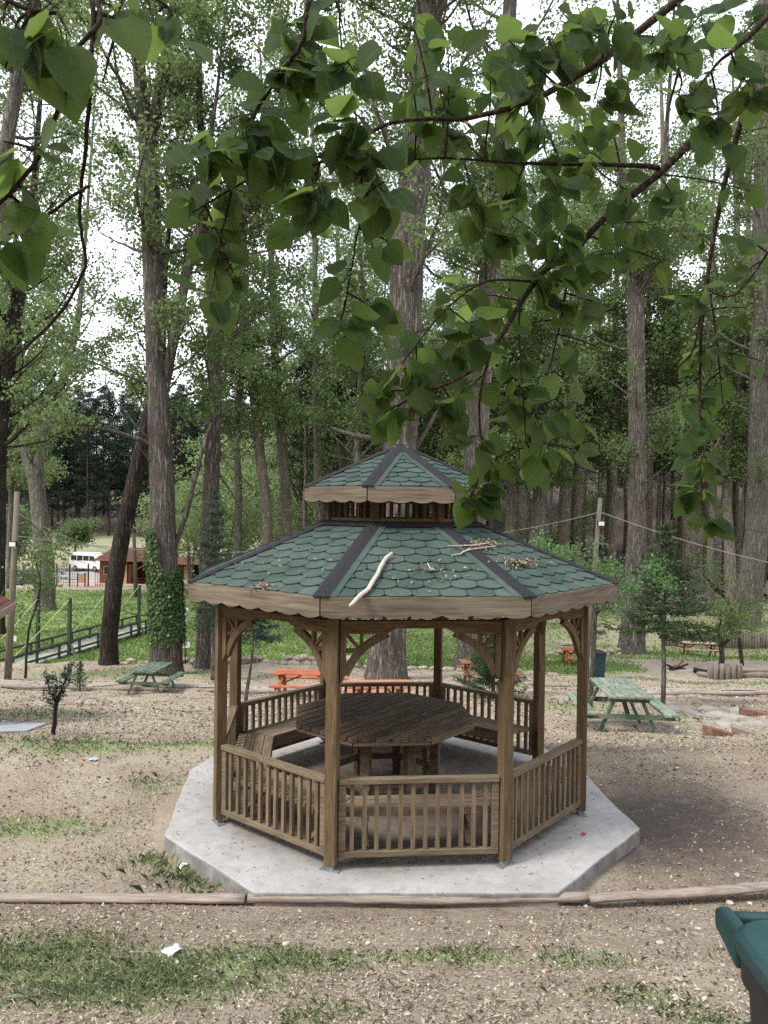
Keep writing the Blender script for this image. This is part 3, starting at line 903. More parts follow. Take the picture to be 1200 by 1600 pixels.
# lower roof, fascia, lantern neck, upper roof
build_roof(gaz, RE, ZE, RN + 0.06, ZN0 + 0.005, 0.222, 0.146, 0.072, 0.055, m_shin)
rim = MB()
for k in range(8):
    m = Matrix.Rotation(k * PI / 4, 3, 'Z')
    f0, L0, hb0, ht0 = roof_face(RE, ZE, RN + 0.06, ZN0 + 0.005)
    pts = [f0(-ht0 - 0.03, L0 - 0.06, 0.028), f0(ht0 + 0.03, L0 - 0.06, 0.028), f0(ht0, L0 + 0.03, 0.028), f0(-ht0, L0 + 0.03, 0.028)]
    rim.plate([m @ Vector(p) for p in pts], (0, 0, -0.012))
rim.build('neck_flashing', m_felt, gaz)
hw = RE * S22
fb = wave_board(hw - 0.001, 0.172, 0.028, 0.029, 2 * hw / 7, m_fascia)
for k in range(8): ob('fascia_board', fb, gaz, (0, 0, 0), (0, 0, k * PI / 4)).delta_location = (0, 0, 0)
for v in fb.vertices: v.co.y += -RE * C22 - 0.012; v.co.z += ZE + 0.008
neck_post = MB().box((0, 0, (ZN0 + ZN1) / 2 + 0.04), (0.07, 0.07, ZN1 - ZN0 + 0.12)).mesh('lantern_post', m_shade_toned)
an, hn = RN * C22, RN * S22
neck_rail = MB().box((0, -an, ZN0 + 0.045), (2 * hn - 0.03, 0.045, 0.05)).box((0, -an, ZN1 + 0.06), (2 * hn - 0.03, 0.045, 0.07)).mesh('lantern_rail', m_post_h)
neck_sp = MB().box((0, 0, ZN0 + 0.16), (0.026, 0.024, 0.19)).mesh('lantern_spindle', m_shade_toned)
for k in range(8):
    a = -PI / 2 + PI / 8 + k * PI / 4
    ob('lantern_post', neck_post, gaz, (RN * math.cos(a), RN * math.sin(a), 0), (0, 0, a + PI / 2))
    nr = ob('lantern_rail', neck_rail, gaz, rot=(0, 0, k * PI / 4))
    for i in range(7): ob('lantern_spindle', neck_sp, nr, (-hn + 2 * hn * (i + 0.7) / 7.4, -an, 0))
build_roof(gaz, RU, ZU, 0.03, ZA, 0.20, 0.115, 0.062, 0.02, m_shin, apex=True)
hu = RU * S22
fu = wave_board(hu - 0.001, 0.152, 0.026, 0.022, 2 * hu / 4, m_fascia)
for v in fu.vertices: v.co.y += -RU * C22 - 0.012; v.co.z += ZU + 0.007
for k in range(8): ob('fascia_board', fu, gaz, rot=(0, 0, k * PI / 4))
cap = MB().prism([(0.05 * math.cos(a), 0.05 * math.sin(a)) for a in np.arange(8) * PI / 4 + PI / 8], ZA - 0.015, ZA + 0.025)
cap.build('roof_cap', m_shin, gaz)
# rafters under the lower roof
for k in range(8):
    a = -PI / 2 + PI / 8 + k * PI / 4
    c, s = math.cos(a), math.sin(a)
    MB().bar(((RE - 0.1) * c, (RE - 0.1) * s, ZE - 0.075), (RN * c, RN * s, ZN0 - 0.05), 0.06, 0.08).build('rafter', m_post_h, gaz)

# ------------------------------------------------------------------ octagonal table inside
TR, TZ = 0.985, 0.81
tab = thing('octagonal_table', 'large dark brown octagonal slatted wooden table standing inside the gazebo', 'table', GC + Vector((-0.14, 0.02, 0)), GROT)
ang = math.radians(49)
planes8 = []
for k in range(8):
    a = -PI / 2 + k * PI / 4 - ang
    planes8.append((math.cos(a), math.sin(a), TR * C22))
pw = 0.118
npl = int(2 * TR / pw) + 1
for i in range(-npl // 2 - 1, npl // 2 + 2):
    y0, y1 = i * pw + 0.007, (i + 1) * pw - 0.007
    poly = clip_poly([(-TR, y0), (TR, y0), (TR, y1), (-TR, y1)], planes8)
    if len(poly) < 3: continue
    pl = MB().prism(poly, -0.035 + RNG.uniform(-0.002, 0), RNG.uniform(-0.003, 0.002)).build('plank', m_table, tab, loc=(0, 0, TZ), rot=(0, 0, ang), bevel=0.004)
ap8 = TR * C22 - 0.012
for k in range(8):
    hh = ap8 * math.tan(PI / 8)
    MB().box((0, -ap8 + 0.02, TZ - 0.055), (2 * hh - 0.02, 0.035, 0.036)).build('edge_board', m_seat, tab, rot=(0, 0, k * PI / 4))
for k in range(8):
    a = -PI / 2 + PI / 8 + k * PI / 4
    MB().box((0, 0, 0.37), (0.09, 0.09, 0.74)).build('leg', m_table, tab, loc=(0.56 * math.cos(a), 0.56 * math.sin(a), 0), rot=(0, 0, a))
    a2 = a + PI / 4
    MB().bar((0.56 * math.cos(a), 0.56 * math.sin(a), 0.2), (0.56 * math.cos(a2), 0.56 * math.sin(a2), 0.2), 0.04, 0.07).build('stretcher', m_table, tab)
    MB().bar((0.1 * math.cos(a), 0.1 * math.sin(a), 0.735), (0.9 * math.cos(a), 0.9 * math.sin(a), 0.735), 0.05, 0.075).build('top_joist', m_table, tab)

# ------------------------------------------------------------------ trees
def smooth_path(pts, rad, step=None, jit=0.0, rng=RNG, sub=4):
    """Catmull-Rom through the points"""
    P = [Vector(p) for p in pts]
    n = len(P)
    op, orr = [], []
    for i in range(n - 1):
        p0, p1, p2, p3 = P[max(i - 1, 0)], P[i], P[i + 1], P[min(i + 2, n - 1)]
        for k in range(sub):
            t = k / sub
            q = 0.5 * ((2 * p1) + (p2 - p0) * t + (2 * p0 - 5 * p1 + 4 * p2 - p3) * t * t + (3 * p1 - p0 - 3 * p2 + p3) * t ** 3)
            if jit and (i or k): q = q + Vector((rng.uniform(-jit, jit), rng.uniform(-jit, jit), 0))
            op.append(q); orr.append(rad[i] + (rad[i + 1] - rad[i]) * t)
    op.append(P[-1]); orr.append(rad[-1])
    return op, orr

def path_at(pts, t):
    x = t * (len(pts) - 1)
    i = min(int(x), len(pts) - 2)
    return pts[i].lerp(pts[i + 1], x - i)

def grow_limbs(stems, n, zmin, L, mb, clumps, rng, bare=0.15, up=(0.15, 0.75), twigs=4, rad=0.30):
    """side limbs and twigs from the stems; leaf clump centres are collected"""
    for i in range(n):
        for _ in range(40):
            pts, rr = stems[rng.randrange(len(stems))]
            j = rng.randrange(len(pts) - 1)
            if pts[j].z >= zmin: break
        else: continue
        p, r = pts[j], rr[j]
        az = rng.uniform(0, 2 * PI)
        el = rng.uniform(*up)
        d = Vector((math.cos(az) * math.cos(el), math.sin(az) * math.cos(el), math.sin(el)))
        ln = L * rng.uniform(0.45, 1.15)
        q = [p]
        dd = d.copy()
        for s in range(6):
            dd = (dd + Vector((rng.uniform(-.25, .25), rng.uniform(-.25, .25), rng.uniform(-.10, .28)))).normalized()
            q.append(q[-1] + dd * ln / 6)
        r0 = min(r * rad, 0.028 * ln ** 0.8)
        mb.tube(q, [r0 * (1 - 0.85 * s / 6) for s in range(7)], 5, cap=False)
        dead = rng.random() < bare
        for t_ in range(twigs):
            t = rng.uniform(0.3, 1.0)
            b = path_at(q, t)
            dv = (dd + Vector((rng.uniform(-1, 1), rng.uniform(-1, 1), rng.uniform(-0.5, 0.7)))).normalized()
            l2 = ln * rng.uniform(0.15, 0.35)
            e1 = b + dv * l2 * 0.5 + Vector((0, 0, rng.uniform(-.1, .1)))
            e2 = b + dv * l2
            mb.tube([b, e1, e2], [r0 * 0.3, r0 * 0.2, r0 * 0.08], 4, cap=False)
            if not dead:
                clumps.append((e2, 1.0)); clumps.append((e1, 0.7))
        if not dead: clumps.append((q[-1], 1.0)); clumps.append((q[4], 0.6))

def clump_leaves(clumps, total, sigma, size, rng, flat=0.7, up=0.5):
    if not clumps: return np.zeros((0, 3)), np.zeros((0, 4), int)
    C = np.array([c[0] for c in clumps]); w = np.array([c[1] for c in clumps])
    w = w * rng.uniform(0.1, 1.8, len(w)) ** 1.3; w /= w.sum()
    ids = rng.choice(len(C), total, p=w)
    off = rng.normal(size=(total, 3)) * sigma * np.array([1, 1, flat])
    return leaf_cards(C[ids] + off, size, 0.85, up, rng)

def leafy_tree(name, label, stems_px, d, bark, leafmat, n_limbs=40, n_leaf=9000, zoff=7.0, L=4.5, sigma=0.42, size=0.105, group=None, seed=1, bare=0.15, twigs=4, extra=None, base_z=None):
    rng = random.Random(seed); nrng = np.random.default_rng(seed)
    n_limbs = int(n_limbs * 1.5); n_leaf = int(n_leaf * 2.1)
    base = G(stems_px[0][0][0], d, 0.12)
    for st in stems_px:                          # let every stem run out to a thin tip
        if st[-1][2] > 2:
            (x0, y0, w0), (x1, y1, w1) = st[-2], st[-1]
            q = min(2.5, 260 / max(40.0, y0 - y1))
            st.append((x1 + (x1 - x0) * q * .6, y1 + (y1 - y0) * q * .6, w1 * .5))
            st.append((x1 + (x1 - x0) * q, y1 + (y1 - y0) * q, 1.0))
    t = thing(name, label, 'tree', base, 0, group)
    mb = MB(); stems = []
    for si, st in enumerate(stems_px):
        pts = [at(px, py, d) for px, py, w in st]
        rad = [w / 2 / F_PX * d for px, py, w in st]
        if si == 0:
            pts[0] = base.copy()
            rad[0] *= 1.28
            pts.insert(1, pts[0].lerp(pts[1], 0.22)); rad.insert(1, rad[0] / 1.28 * 1.06)
        else:
            dy = rng.uniform(-0.8, 0.8)
            for k in range(len(pts)): pts[k].y += dy * k / len(pts)
        pts = [p - base for p in pts]
        P, Rr = smooth_path(pts, rad, jit=0.02, rng=rng)
        stems.append((P, Rr))
        mb.tube(P, Rr, 14 if rad[0] > 0.2 else 9, rough=0.05, rng=rng)
    mb.build('trunk', bark, t, smooth=True)
    br = MB(); clumps = []
    for ex in (extra or []):
        pts = [at(px, py, d) - base for px, py, w in ex]
        P, Rr = smooth_path(pts, [w / 2 / F_PX * d for _, _, w in ex], jit=0.03, rng=rng)
        br.tube(P, Rr, 6)
        for q in P[len(P) // 2::2]:
            dv = Vector((rng.uniform(-1, 1), rng.uniform(-1, 1), rng.uniform(-.3, .8))) * 0.9
            br.tube([q, q + dv * 0.6, q + dv], [0.012, 0.008, 0.003], 4, cap=False)
    grow_limbs(stems, n_limbs, zoff, L, br, clumps, rng, bare, twigs=twigs)
    grow_limbs(stems[:1], 9 if d > 50 else 5, 2.5, 2.6, br, [], rng, 1.0, (-0.35, 0.5), 5, 0.16)
    if br.v: stuff(br.build('branches', bark, t, smooth=True))
    if n_leaf:
        v, f = clump_leaves(clumps, n_leaf, sigma * 0.85, size * 1.28, nrng)
        ob('crown', mesh_np('crown', v, f, leafmat), t)
    return t

leafy_tree('poplar_tree', 'huge straight poplar with ivy round its lower trunk beside green picnic table',
    [[(262,1045,50),(260,950,44),(256,850,40),(250,700,36),(244,560,32),(238,400,31),(232,250,29),(222,150,21),(212,60,18),(205,-60,15),(195,-300,9)],
     [(234,240,20),(250,150,19),(265,80,17),(280,0,17),(310,-150,12)], [(250,640,17),(266,560,17),(285,470,15),(300,400,13),(318,330,10),(330,230,7)]],
    28, m_bark_a, m_leaf_mid, 46, 15000, 8.0, 4.6, seed=3, sigma=0.34,
    extra=[[(262,880,8),(285,820,8),(300,770,7),(318,700,6),(330,660,4)], [(262,760,4),(285,748,3),(310,755,3),(330,780,2)]])
leafy_tree('poplar_tree', 'dark bare trunk leaning to the right left of the ivy covered poplar',
    [[(172,1047,27),(172,980,26),(180,900,26),(192,830,25),(205,770,24),(222,700,22),(236,630,18),(248,540,14),(258,430,9)]],
    30, m_bark_d, m_leaf_mid, 16, 2500, 9.0, 3.0, seed=4)
leafy_tree('poplar_tree', 'forked poplar on the lawn at the left in front of the road',
    [[(70,935,31),(70,880,28),(64,820,26),(56,755,24),(40,700,16),(34,640,13),(30,560,11),(25,420,8),(20,250,5)],
     [(56,760,18),(66,680,13),(90,620,12),(108,555,11),(122,490,9),(130,400,6),(140,250,4)]],
    52, m_bark_b, m_leaf_mid, 46, 8000, 8.0, 5.5, seed=5, size=0.15, sigma=0.55)
leafy_tree('poplar_tree', 'thick poplar cut by the left picture edge with dark leafy crown',
    [[(-12,1010,34),(-4,700,27),(12,560,25),(25,480,22),(40,400,18),(52,310,12),(60,200,8)]],
    40, m_bark_d, m_leaf_mid, 44, 9000, 9.0, 5.5, seed=6, size=0.125, sigma=0.5)
leafy_tree('poplar_tree', 'grey poplar leaning into the picture at the upper left corner',
    [[(-70,1020,32),(-34,600,26),(-12,380,24),(8,240,22),(25,140,20),(42,60,18),(60,-40,16),(80,-200,12)]],
    35, m_bark_b, m_leaf_mid, 40, 10000, 12.0, 5.0, seed=7, size=0.115, sigma=0.45)
leafy_tree('poplar_tree', 'tall forked poplar just left of the gazebo roof',
    [[(322,1048,31),(324,950,29),(326,850,27),(330,760,25),(333,680,23),(336,600,21),(334,520,18),(328,440,15),(322,360,13),(318,260,12),(312,150,10),(312,0,8)],
     [(336,565,15),(350,480,15),(360,420,14),(375,360,12),(400,300,11),(430,200,10),(460,110,8),(490,30,6)]],
    30, m_bark_a, m_leaf_mid, 40, 11000, 9.0, 4.2, seed=8, sigma=0.36,
    extra=[[(332,720,5),(345,745,4),(362,770,3),(380,800,2)], [(330,690,4),(352,720,3),(375,742,3),(392,760,2)], [(330,790,4),(318,770,3),(300,778,3),(285,800,2)]])
leafy_tree('poplar_tree', 'massive furrowed poplar trunk rising directly behind the gazebo',
    [[(606,1064,62),(606,1000,56),(610,900,54),(618,800,53),(625,700,52),(630,600,52),(633,500,52),(637,400,52),(645,300,50),(655,200,47),(663,100,43),(670,0,40),(676,-150,32),(680,-400,20)],
     [(666,90,18),(690,0,15),(715,-80,12)]],
    27, m_bark_a, m_leaf_mid, 44, 12000, 10.0, 5.0, seed=9,
    extra=[[(636,760,15),(606,692,12),(570,684,9),(538,676,7),(516,668,4)], [(650,700,7),(680,650,6),(700,610,4)], [(560,690,3),(552,712,2),(560,735,2)]])
leafy_tree('poplar_tree', 'second thick poplar behind the gazebo, right of the massive one',
    [[(732,1062,46),(735,1000,40),(740,850,38),(745,700,37),(752,560,36),(762,450,33),(775,330,30),(785,220,27),(792,100,24),(800,-50,20),(810,-300,12)],
     [(765,440,15),(745,390,12),(722,350,9),(700,300,6)]],
    32, m_bark_b, m_leaf_mid, 42, 11000, 10.0, 5.0, seed=10, size=0.11)
leafy_tree('poplar_tree', 'straight forked poplar behind the young spruce at the right',
    [[(990,968,38),(992,900,31),(995,820,28),(996,700,27),(995,600,27),(993,500,26),(990,440,22),(984,380,17),(975,300,13),(970,150,10)],
     [(992,470,16),(1005,430,14),(1015,390,12),(1035,300,9),(1045,150,6)]],
    44, m_bark_a, m_leaf_mid, 44, 10000, 9.0, 5.0, seed=12, size=0.13, sigma=0.5)
leafy_tree('poplar_tree', 'thick slanting poplar at the right edge above the stake wall',
    [[(1165,970,44),(1172,910,38),(1180,850,35),(1184,760,31),(1186,600,28),(1188,400,25),(1190,200,20),(1192,0,15)]],
    51, m_bark_b, m_leaf_mid, 36, 8000, 9.0, 5.0, seed=13, size=0.14, sigma=0.5)
MID = [
    ('curved slim poplar with its foot by the red path', [(1146,938,18),(1140,870,17),(1135,790,16),(1140,700,14),(1150,600,12),(1155,480,10),(1150,300,8)], 56),
    ('pale poplar behind the spruce top at the right', [(1078,895,20),(1075,800,18),(1070,700,16),(1058,600,15),(1045,540,14),(1040,420,11),(1036,250,8)], 60),
    ('left one of two slanting pale poplars left of the upper roof', [(422,850,18),(417,800,17),(410,740,17),(403,680,16),(395,600,15),(388,540,13),(380,450,10),(372,300,7)], 58),
    ('right one of two slanting pale poplars left of the upper roof', [(452,845,17),(446,770,16),(440,690,15),(434,620,14),(428,520,12),(425,430,10),(418,300,8)], 60),
    ('straight slim poplar close to the left end of the upper roof', [(500,840,15),(498,760,14),(496,660,13),(494,560,12),(492,450,9),(490,300,7)], 63),
    ('thin poplar showing above the left slope of the upper roof', [(536,830,12),(536,740,12),(534,660,11),(530,560,9),(528,420,7)], 66),
    ('first trunk to the right of the upper roof', [(797,865,20),(800,780,19),(803,700,17),(806,620,14),(812,500,11),(815,380,8)], 58),
    ('slim trunk close behind the first right of the upper roof', [(820,855,14),(822,750,13),(825,640,11),(828,500,8)], 63),
    ('thin trunk leaning right over the right roof slope', [(826,870,15),(838,800,14),(850,740,13),(862,660,10),(872,560,7)], 57),
    ('reddish straight trunk left of the lamp pole', [(878,890,20),(882,800,19),(888,700,18),(893,600,16),(898,480,12),(900,330,9)], 60),
    ('slim trunk just left of the lamp pole', [(902,880,13),(903,790,12),(905,680,11),(908,560,9),(910,420,7)], 65),
    ('slim trunk just right of the lamp pole', [(955,880,13),(957,780,12),(960,650,11),(962,500,9),(965,350,6)], 65),
    ('slim poplar between the spruce and the curved poplar', [(1108,885,13),(1104,800,12),(1100,700,11),(1105,600,10),(1110,450,8)], 68),
    ('straight slim trunk behind the slanting poplar at the right edge', [(1168,890,16),(1170,790,14),(1168,680,12),(1165,560,11),(1168,420,9)], 64),
]
for i, (lab, st, d) in enumerate(MID):
    leafy_tree('poplar_tree', lab, [st], d, m_bark_c, m_leaf_pale if i in (2, 3, 4, 5) else m_leaf_mid, 22, 3600, 12.5, 4.6, seed=40 + i, size=0.17, sigma=0.55, bare=0.3, group='slim poplars at the forest edge')

# --- shared young trees of the forest edge (fresh green understorey)
def proto_bush(seed, h=6.0, n=2600, leafmat=m_leaf_pale, size=0.15, spread=1.0):
    rng = random.Random(seed); nr = np.random.default_rng(seed)
    mb = MB(); stems = []
    for k in range(3):
        a = rng.uniform(0, 2 * PI)
        pts = [Vector((0, 0, -0.2))]
        for s in range(1, 6): pts.append(Vector((math.cos(a) * 0.12 * s * spread + rng.uniform(-.1, .1), math.sin(a) * 0.12 * s * spread + rng.uniform(-.1, .1), h * 0.17 * s)))
        P, Rr = smooth_path(pts, [0.07, 0.06, 0.05, 0.04, 0.025, 0.01], sub=2)
        stems.append((P, Rr)); mb.tube(P, Rr, 6)
    clumps = []
    br = MB()
    grow_limbs(stems, 26, h * 0.18, h * 0.34 * spread, br, clumps, rng, 0.05, (0.0, 0.8))
    v, f = clump_leaves(clumps, n, h * 0.06, size, nr)
    return (mb.mesh('trunk', m_bark_b, True), br.mesh('branches', m_bark_b), mesh_np('crown', v, f, leafmat))
bushes = [proto_bush(70 + i, 6.0, 2600, (m_leaf_pale, m_leaf_mid, m_leaf_pale)[i], 0.16) for i in range(3)]
def place_tree(protos, i, pos, rz, sc, name, label, group):
    pr = protos[i % len(protos)]
    t = thing(name, label, 'tree', pos, rz, group)
    t.scale = sc if hasattr(sc, '__len__') else (sc,) * 3
    for nm, me in zip(('trunk', 'branches', 'crown'), pr):
        if me is not None:
            o = ob(nm, me, t)
            if nm != 'crown': o['kind'] = 'stuff'
            if nm == 'trunk': del o['kind']
    return t
rb = random.Random(21)
for i, (px, d, s) in enumerate([(350, 60, 1.4), (470, 70, 1.3), (560, 66, 1.1), (380, 84, 1.9), (445, 88, 1.9), (590, 82, 1.6), (300, 76, 1.7), (690, 74, 1.2), (880, 66, 1.0), (930, 80, 1.3), (1060, 80, 1.2), (1195, 68, 1.2), (840, 62, 0.9), (660, 92, 1.8), (250, 80, 1.5), (500, 94, 2.0), (740, 96, 1.8), (420, 100, 2.8), (480, 106, 3.0), (540, 102, 2.8), (360, 104, 2.6), (600, 112, 3.0), (680, 116, 2.8), (800, 116, 2.7), (880, 118, 2.9), (1000, 118, 2.8), (1090, 116, 2.6), (1170, 112, 2.5), (310, 94, 2.2), (440, 62, 0.9), (530, 64, 0.9)]):
    place_tree(bushes, i, G(px, d), rb.uniform(0, 6.28), (s * rb.uniform(.9, 1.2), s * rb.uniform(.9, 1.2), s), 'young_tree', 'fresh green bushy young tree at the foot of the forest', 'young trees of the forest edge')

# --- tall poplars further back, shared crowns
def proto_poplar(seed, h=30.0, n=15000, mat=m_leaf_mid):
    rng = random.Random(seed); nr = np.random.default_rng(seed)
    pts = [Vector((0, 0, -0.3))] + [Vector((rng.uniform(-.5, .5) * s / 4, rng.uniform(-.5, .5) * s / 4, h * s / 7)) for s in range(1, 8)]
    P, Rr = smooth_path(pts, [.36, .30, .27, .24, .19, .14, .09, .02], jit=.03, rng=rng, sub=3)
    f0 = len(P) // 3
    q = [P[f0]] + [P[f0] + Vector((0.9 * k + rng.uniform(-.2, .2), rng.uniform(-.4, .4) * k, 2.6 * k)) for k in range(1, 6)]
    Q, Rq = smooth_path(q, [.17, .15, .12, .09, .06, .015], sub=3)
    mb = MB().tube(P, Rr, 9, rough=.05, rng=rng).tube(Q, Rq, 8, rough=.05, rng=rng)
    br, cl = MB(), []
    grow_limbs([(P, Rr), (P, Rr), (Q, Rq)], 85, 9.5, 4.6, br, cl, rng, 0.12, (0.1, 0.9), 4)
    v, f = clump_leaves(cl, n, 0.5, 0.25, nr)
    return (mb.mesh('trunk', m_bark_b, True), br.mesh('branches', m_bark_b), mesh_np('crown', v, f, mat))
poplars = [proto_poplar(110 + i, 27 + 3 * i, 15000, (m_leaf_mid, m_leaf_pale, m_leaf_mid)[i]) for i in range(3)]
rb = random.Random(23)
for i, (px, d) in enumerate([(-60, 58), (16, 70), (372, 58), (470, 72), (522, 80), (560, 56), (690, 66), (742, 56), (800, 70), (850, 54), (950, 74), (1012, 60), (1062, 70), (1112, 56), (1205, 72), (1245, 54), (600, 74), (640, 88), (890, 66), (1150, 66)]):
    place_tree(poplars, i, G(px, d), rb.uniform(0, 6.28), rb.uniform(.85, 1.12), 'poplar_tree', 'tall slim poplar with loose green crown standing back among the forest edge trees', 'tall poplars further back')

# --- pines
def proto_pine(seed, h, low, n, cw, bark=None):
    bark = bark or m_bark_p
    rng = random.Random(seed); nr = np.random.default_rng(seed)
    mb = MB()
    pts = [Vector((0, 0, -0.3))] + [Vector((rng.uniform(-.12, .12), rng.uniform(-.12, .12), h * s / 6)) for s in range(1, 7)]
    P, Rr = smooth_path(pts, [0.24, 0.21, 0.18, 0.15, 0.12, 0.07, 0.02], sub=2)
    mb.tube(P, Rr, 8)
    br = MB(); C = []
    z = h * low
    while z < h:
        rel = (z - h * low) / (h * (1 - low))
        ln = cw * (1.05 - rel) ** 0.75 * rng.uniform(0.7, 1.15) + 0.15
        for k in range(4):
            a = rng.uniform(0, 2 * PI)
            o_ = Vector((math.cos(a), math.sin(a), rng.uniform(-0.05, 0.35)))
            p0 = Vector((0, 0, z)); p1 = p0 + o_ * ln * 0.5 + Vector((0, 0, -0.05)); p2 = p0 + o_ * ln
            br.tube([p0, p1, p2], [0.04, 0.025, 0.01], 4, cap=False)
            for q in range(5): C.append((p0.lerp(p2, rng.uniform(0.35, 1.05)), 1.0))
        z += h * 0.028
    for k in range(14):                          # dead snags on the bare trunk
        a = rng.uniform(0, 2 * PI); zz = h * rng.uniform(0.12, low)
        br.tube([(0, 0, zz), (math.cos(a) * 0.9, math.sin(a) * 0.9, zz + rng.uniform(-.3, .2))], [0.02, 0.006], 4, cap=False)
    Cc = np.array([c[0] for c in C])
    ids = nr.integers(0, len(Cc), n)
    cen = Cc[ids] + nr.normal(size=(n, 3)) * np.array([0.32, 0.32, 0.2])
    v, f = leaf_cards(cen, 0.34, 0.28, 0.2, nr)
    return (mb.mesh('trunk', bark, True), br.mesh('branches', bark), mesh_np('crown', v, f, m_needle))
pines_hi = [proto_pine(90 + i, 21, 0.52 + 0.05 * i, 3600, 2.3, m_bark_c) for i in range(3)]
pines_lo = [proto_pine(95 + i, 22, 0.16 + 0.05 * i, 9500, 3.9) for i in range(3)]
rb = random.Random(31)
k = 0
for row, (d0, n) in enumerate([(68, 12), (76, 16), (84, 18), (96, 20), (112, 22)]):     # slope behind the gazebo and to the right
    for i in range(n):
        px = 470 + (1280 - 470) * (i + rb.uniform(0.1, 0.9)) / n
        d = d0 + rb.uniform(-4, 4)
        place_tree(pines_hi if row < 3 else pines_lo, k, G(px, d), rb.uniform(0, 6.28), rb.uniform(0.75, 1.1), 'pine_tree', 'slender bare-trunked pine in the shaded forest on the slope behind the gazebo', 'pines on the slope behind the gazebo')
        k += 1
for row, (d0, n) in enumerate([(118, 20), (126, 22), (138, 22), (152, 20)]):                # dark wood beyond the road, left
    for i in range(n):
        px = -110 + (500 + 110) * (i + rb.uniform(0.05, 0.95)) / n
        d = d0 + rb.uniform(-4, 4)
        place_tree(pines_lo, k, G(px, d), rb.uniform(0, 6.28), rb.uniform(0.72, 1.0) + row * 0.03, 'pine_tree', 'dark dense pine in the wood beyond the road at the left', 'pines beyond the road')
        k += 1

# --- small conifers and saplings
def conifer(name, label, base, h, width, mat, n=5000, low=0.12, tiers=16, trunk_r=0.05, card=0.11, droop=-0.05, seed=1, power=0.8, lean=(0, 0), bark=m_bark_b, per=7):
    rng = random.Random(seed); nr = np.random.default_rng(seed)
    t = thing(name, label, 'tree', base)
    mb = MB()
    pts = [Vector((0, 0, -0.1))] + [Vector((lean[0] * s / 5 + rng.uniform(-.02, .02), lean[1] * s / 5 + rng.uniform(-.02, .02), h * s / 5)) for s in range(1, 6)]
    P, Rr = smooth_path(pts, [trunk_r, trunk_r * .9, trunk_r * .7, trunk_r * .5, trunk_r * .3, 0.006], sub=3)
    mb.tube(P, Rr, 8); mb.build('trunk', bark, t, smooth=True)
    br = MB(); C, T = [], []
    for i in range(tiers):
        rel = i / (tiers - 1)
        z = h * (low + (0.985 - low) * rel)
        ax = path_at(P, z / h)
        ln = width * (1.02 - rel) ** power * rng.uniform(0.75, 1.1)
        for k in range(per):
            a = 2 * PI * (k + rng.random()) / per
            el = droop + 0.5 * rel + rng.uniform(-.08, .12)
            l_ = ln * rng.uniform(0.7, 1.1)
            dv = Vector((math.cos(a) * math.cos(el), math.sin(a) * math.cos(el), math.sin(el)))
            tip = ax + dv * l_ + Vector((0, 0, 0.08 * l_))
            mid = ax + dv * l_ * 0.5 - Vector((0, 0, 0.03 * l_))
            br.tube([ax, mid, tip], [trunk_r * 0.22, trunk_r * 0.14, 0.003], 4, cap=False)
            m = max(3, int(l_ / 0.05))
            for q in range(m):
                s = 0.2 + 0.82 * q / m
                p = (ax.lerp(mid, s * 2) if s < 0.5 else mid.lerp(tip, s * 2 - 1))
                C.append(p); T.append(dv)
                sd = dv.cross(Vector((0, 0, 1))).normalized() * rng.choice((-1, 1))
                C.append(p + (sd + dv * 0.6) * l_ * 0.22 * (1.05 - s) * rng.random()); T.append((sd + dv).normalized())
    stuff(br.build('branches', bark, t))
    C = np.array(C); T = np.array(T)
    ids = nr.integers(0, len(C), n)
    cen = C[ids] + nr.normal(size=(n, 3)) * card * 0.35
    tdir = T[ids] + nr.normal(size=(n, 3)) * 0.55
    tdir /= np.linalg.norm(tdir, axis=1)[:, None]
    b = np.cross(tdir, nr.normal(size=(n, 3))); b /= np.linalg.norm(b, axis=1)[:, None]
    s = (card * nr.uniform(0.6, 1.3, n))[:, None]
    V = np.stack([cen - tdir * s * .5, cen + b * s * .11, cen + tdir * s * .5, cen - b * s * .11], 1).reshape(-1, 3)
    ob('crown', mesh_np('crown', V, np.arange(4 * n).reshape(n, 4), mat), t)
    return t
conifer('spruce_tree', 'young spruce with bare lower stem between the green table and the log planter', G(1040, 17.5), 4.05, 1.35, m_spruce, 7500, 0.42, 12, 0.06, 0.13, -0.12, seed=2, per=7)
conifer('spruce_tree', 'dense young spruce seen through the right rear side of the gazebo', G(775, 19), 2.3, 0.95, m_spruce, 8000, 0.10, 14, 0.05, 0.11, 0.15, seed=3)
conifer('spruce_tree', 'narrow spruce sapling against the forked poplar left of the gazebo', G(336, 27), 6.6, 1.05, m_spruce_blue, 7000, 0.28, 18, 0.09, 0.15, -0.1, seed=4, power=0.6)
conifer('fir_sapling', 'slim bare stemmed fir sapling behind the left front of the gazebo', G(384, 16.5), 2.35, 0.72, m_spruce_blue, 2600, 0.72, 5, 0.045, 0.11, -0.15, seed=5, lean=(0.28, 0))
pass
conifer('fir_sapling', 'tiny fir seedling in the grass below the footbridge', G(128, 24), 0.9, 0.42, m_spruce, 900, 0.05, 8, 0.03, 0.09, 0.3, seed=8)

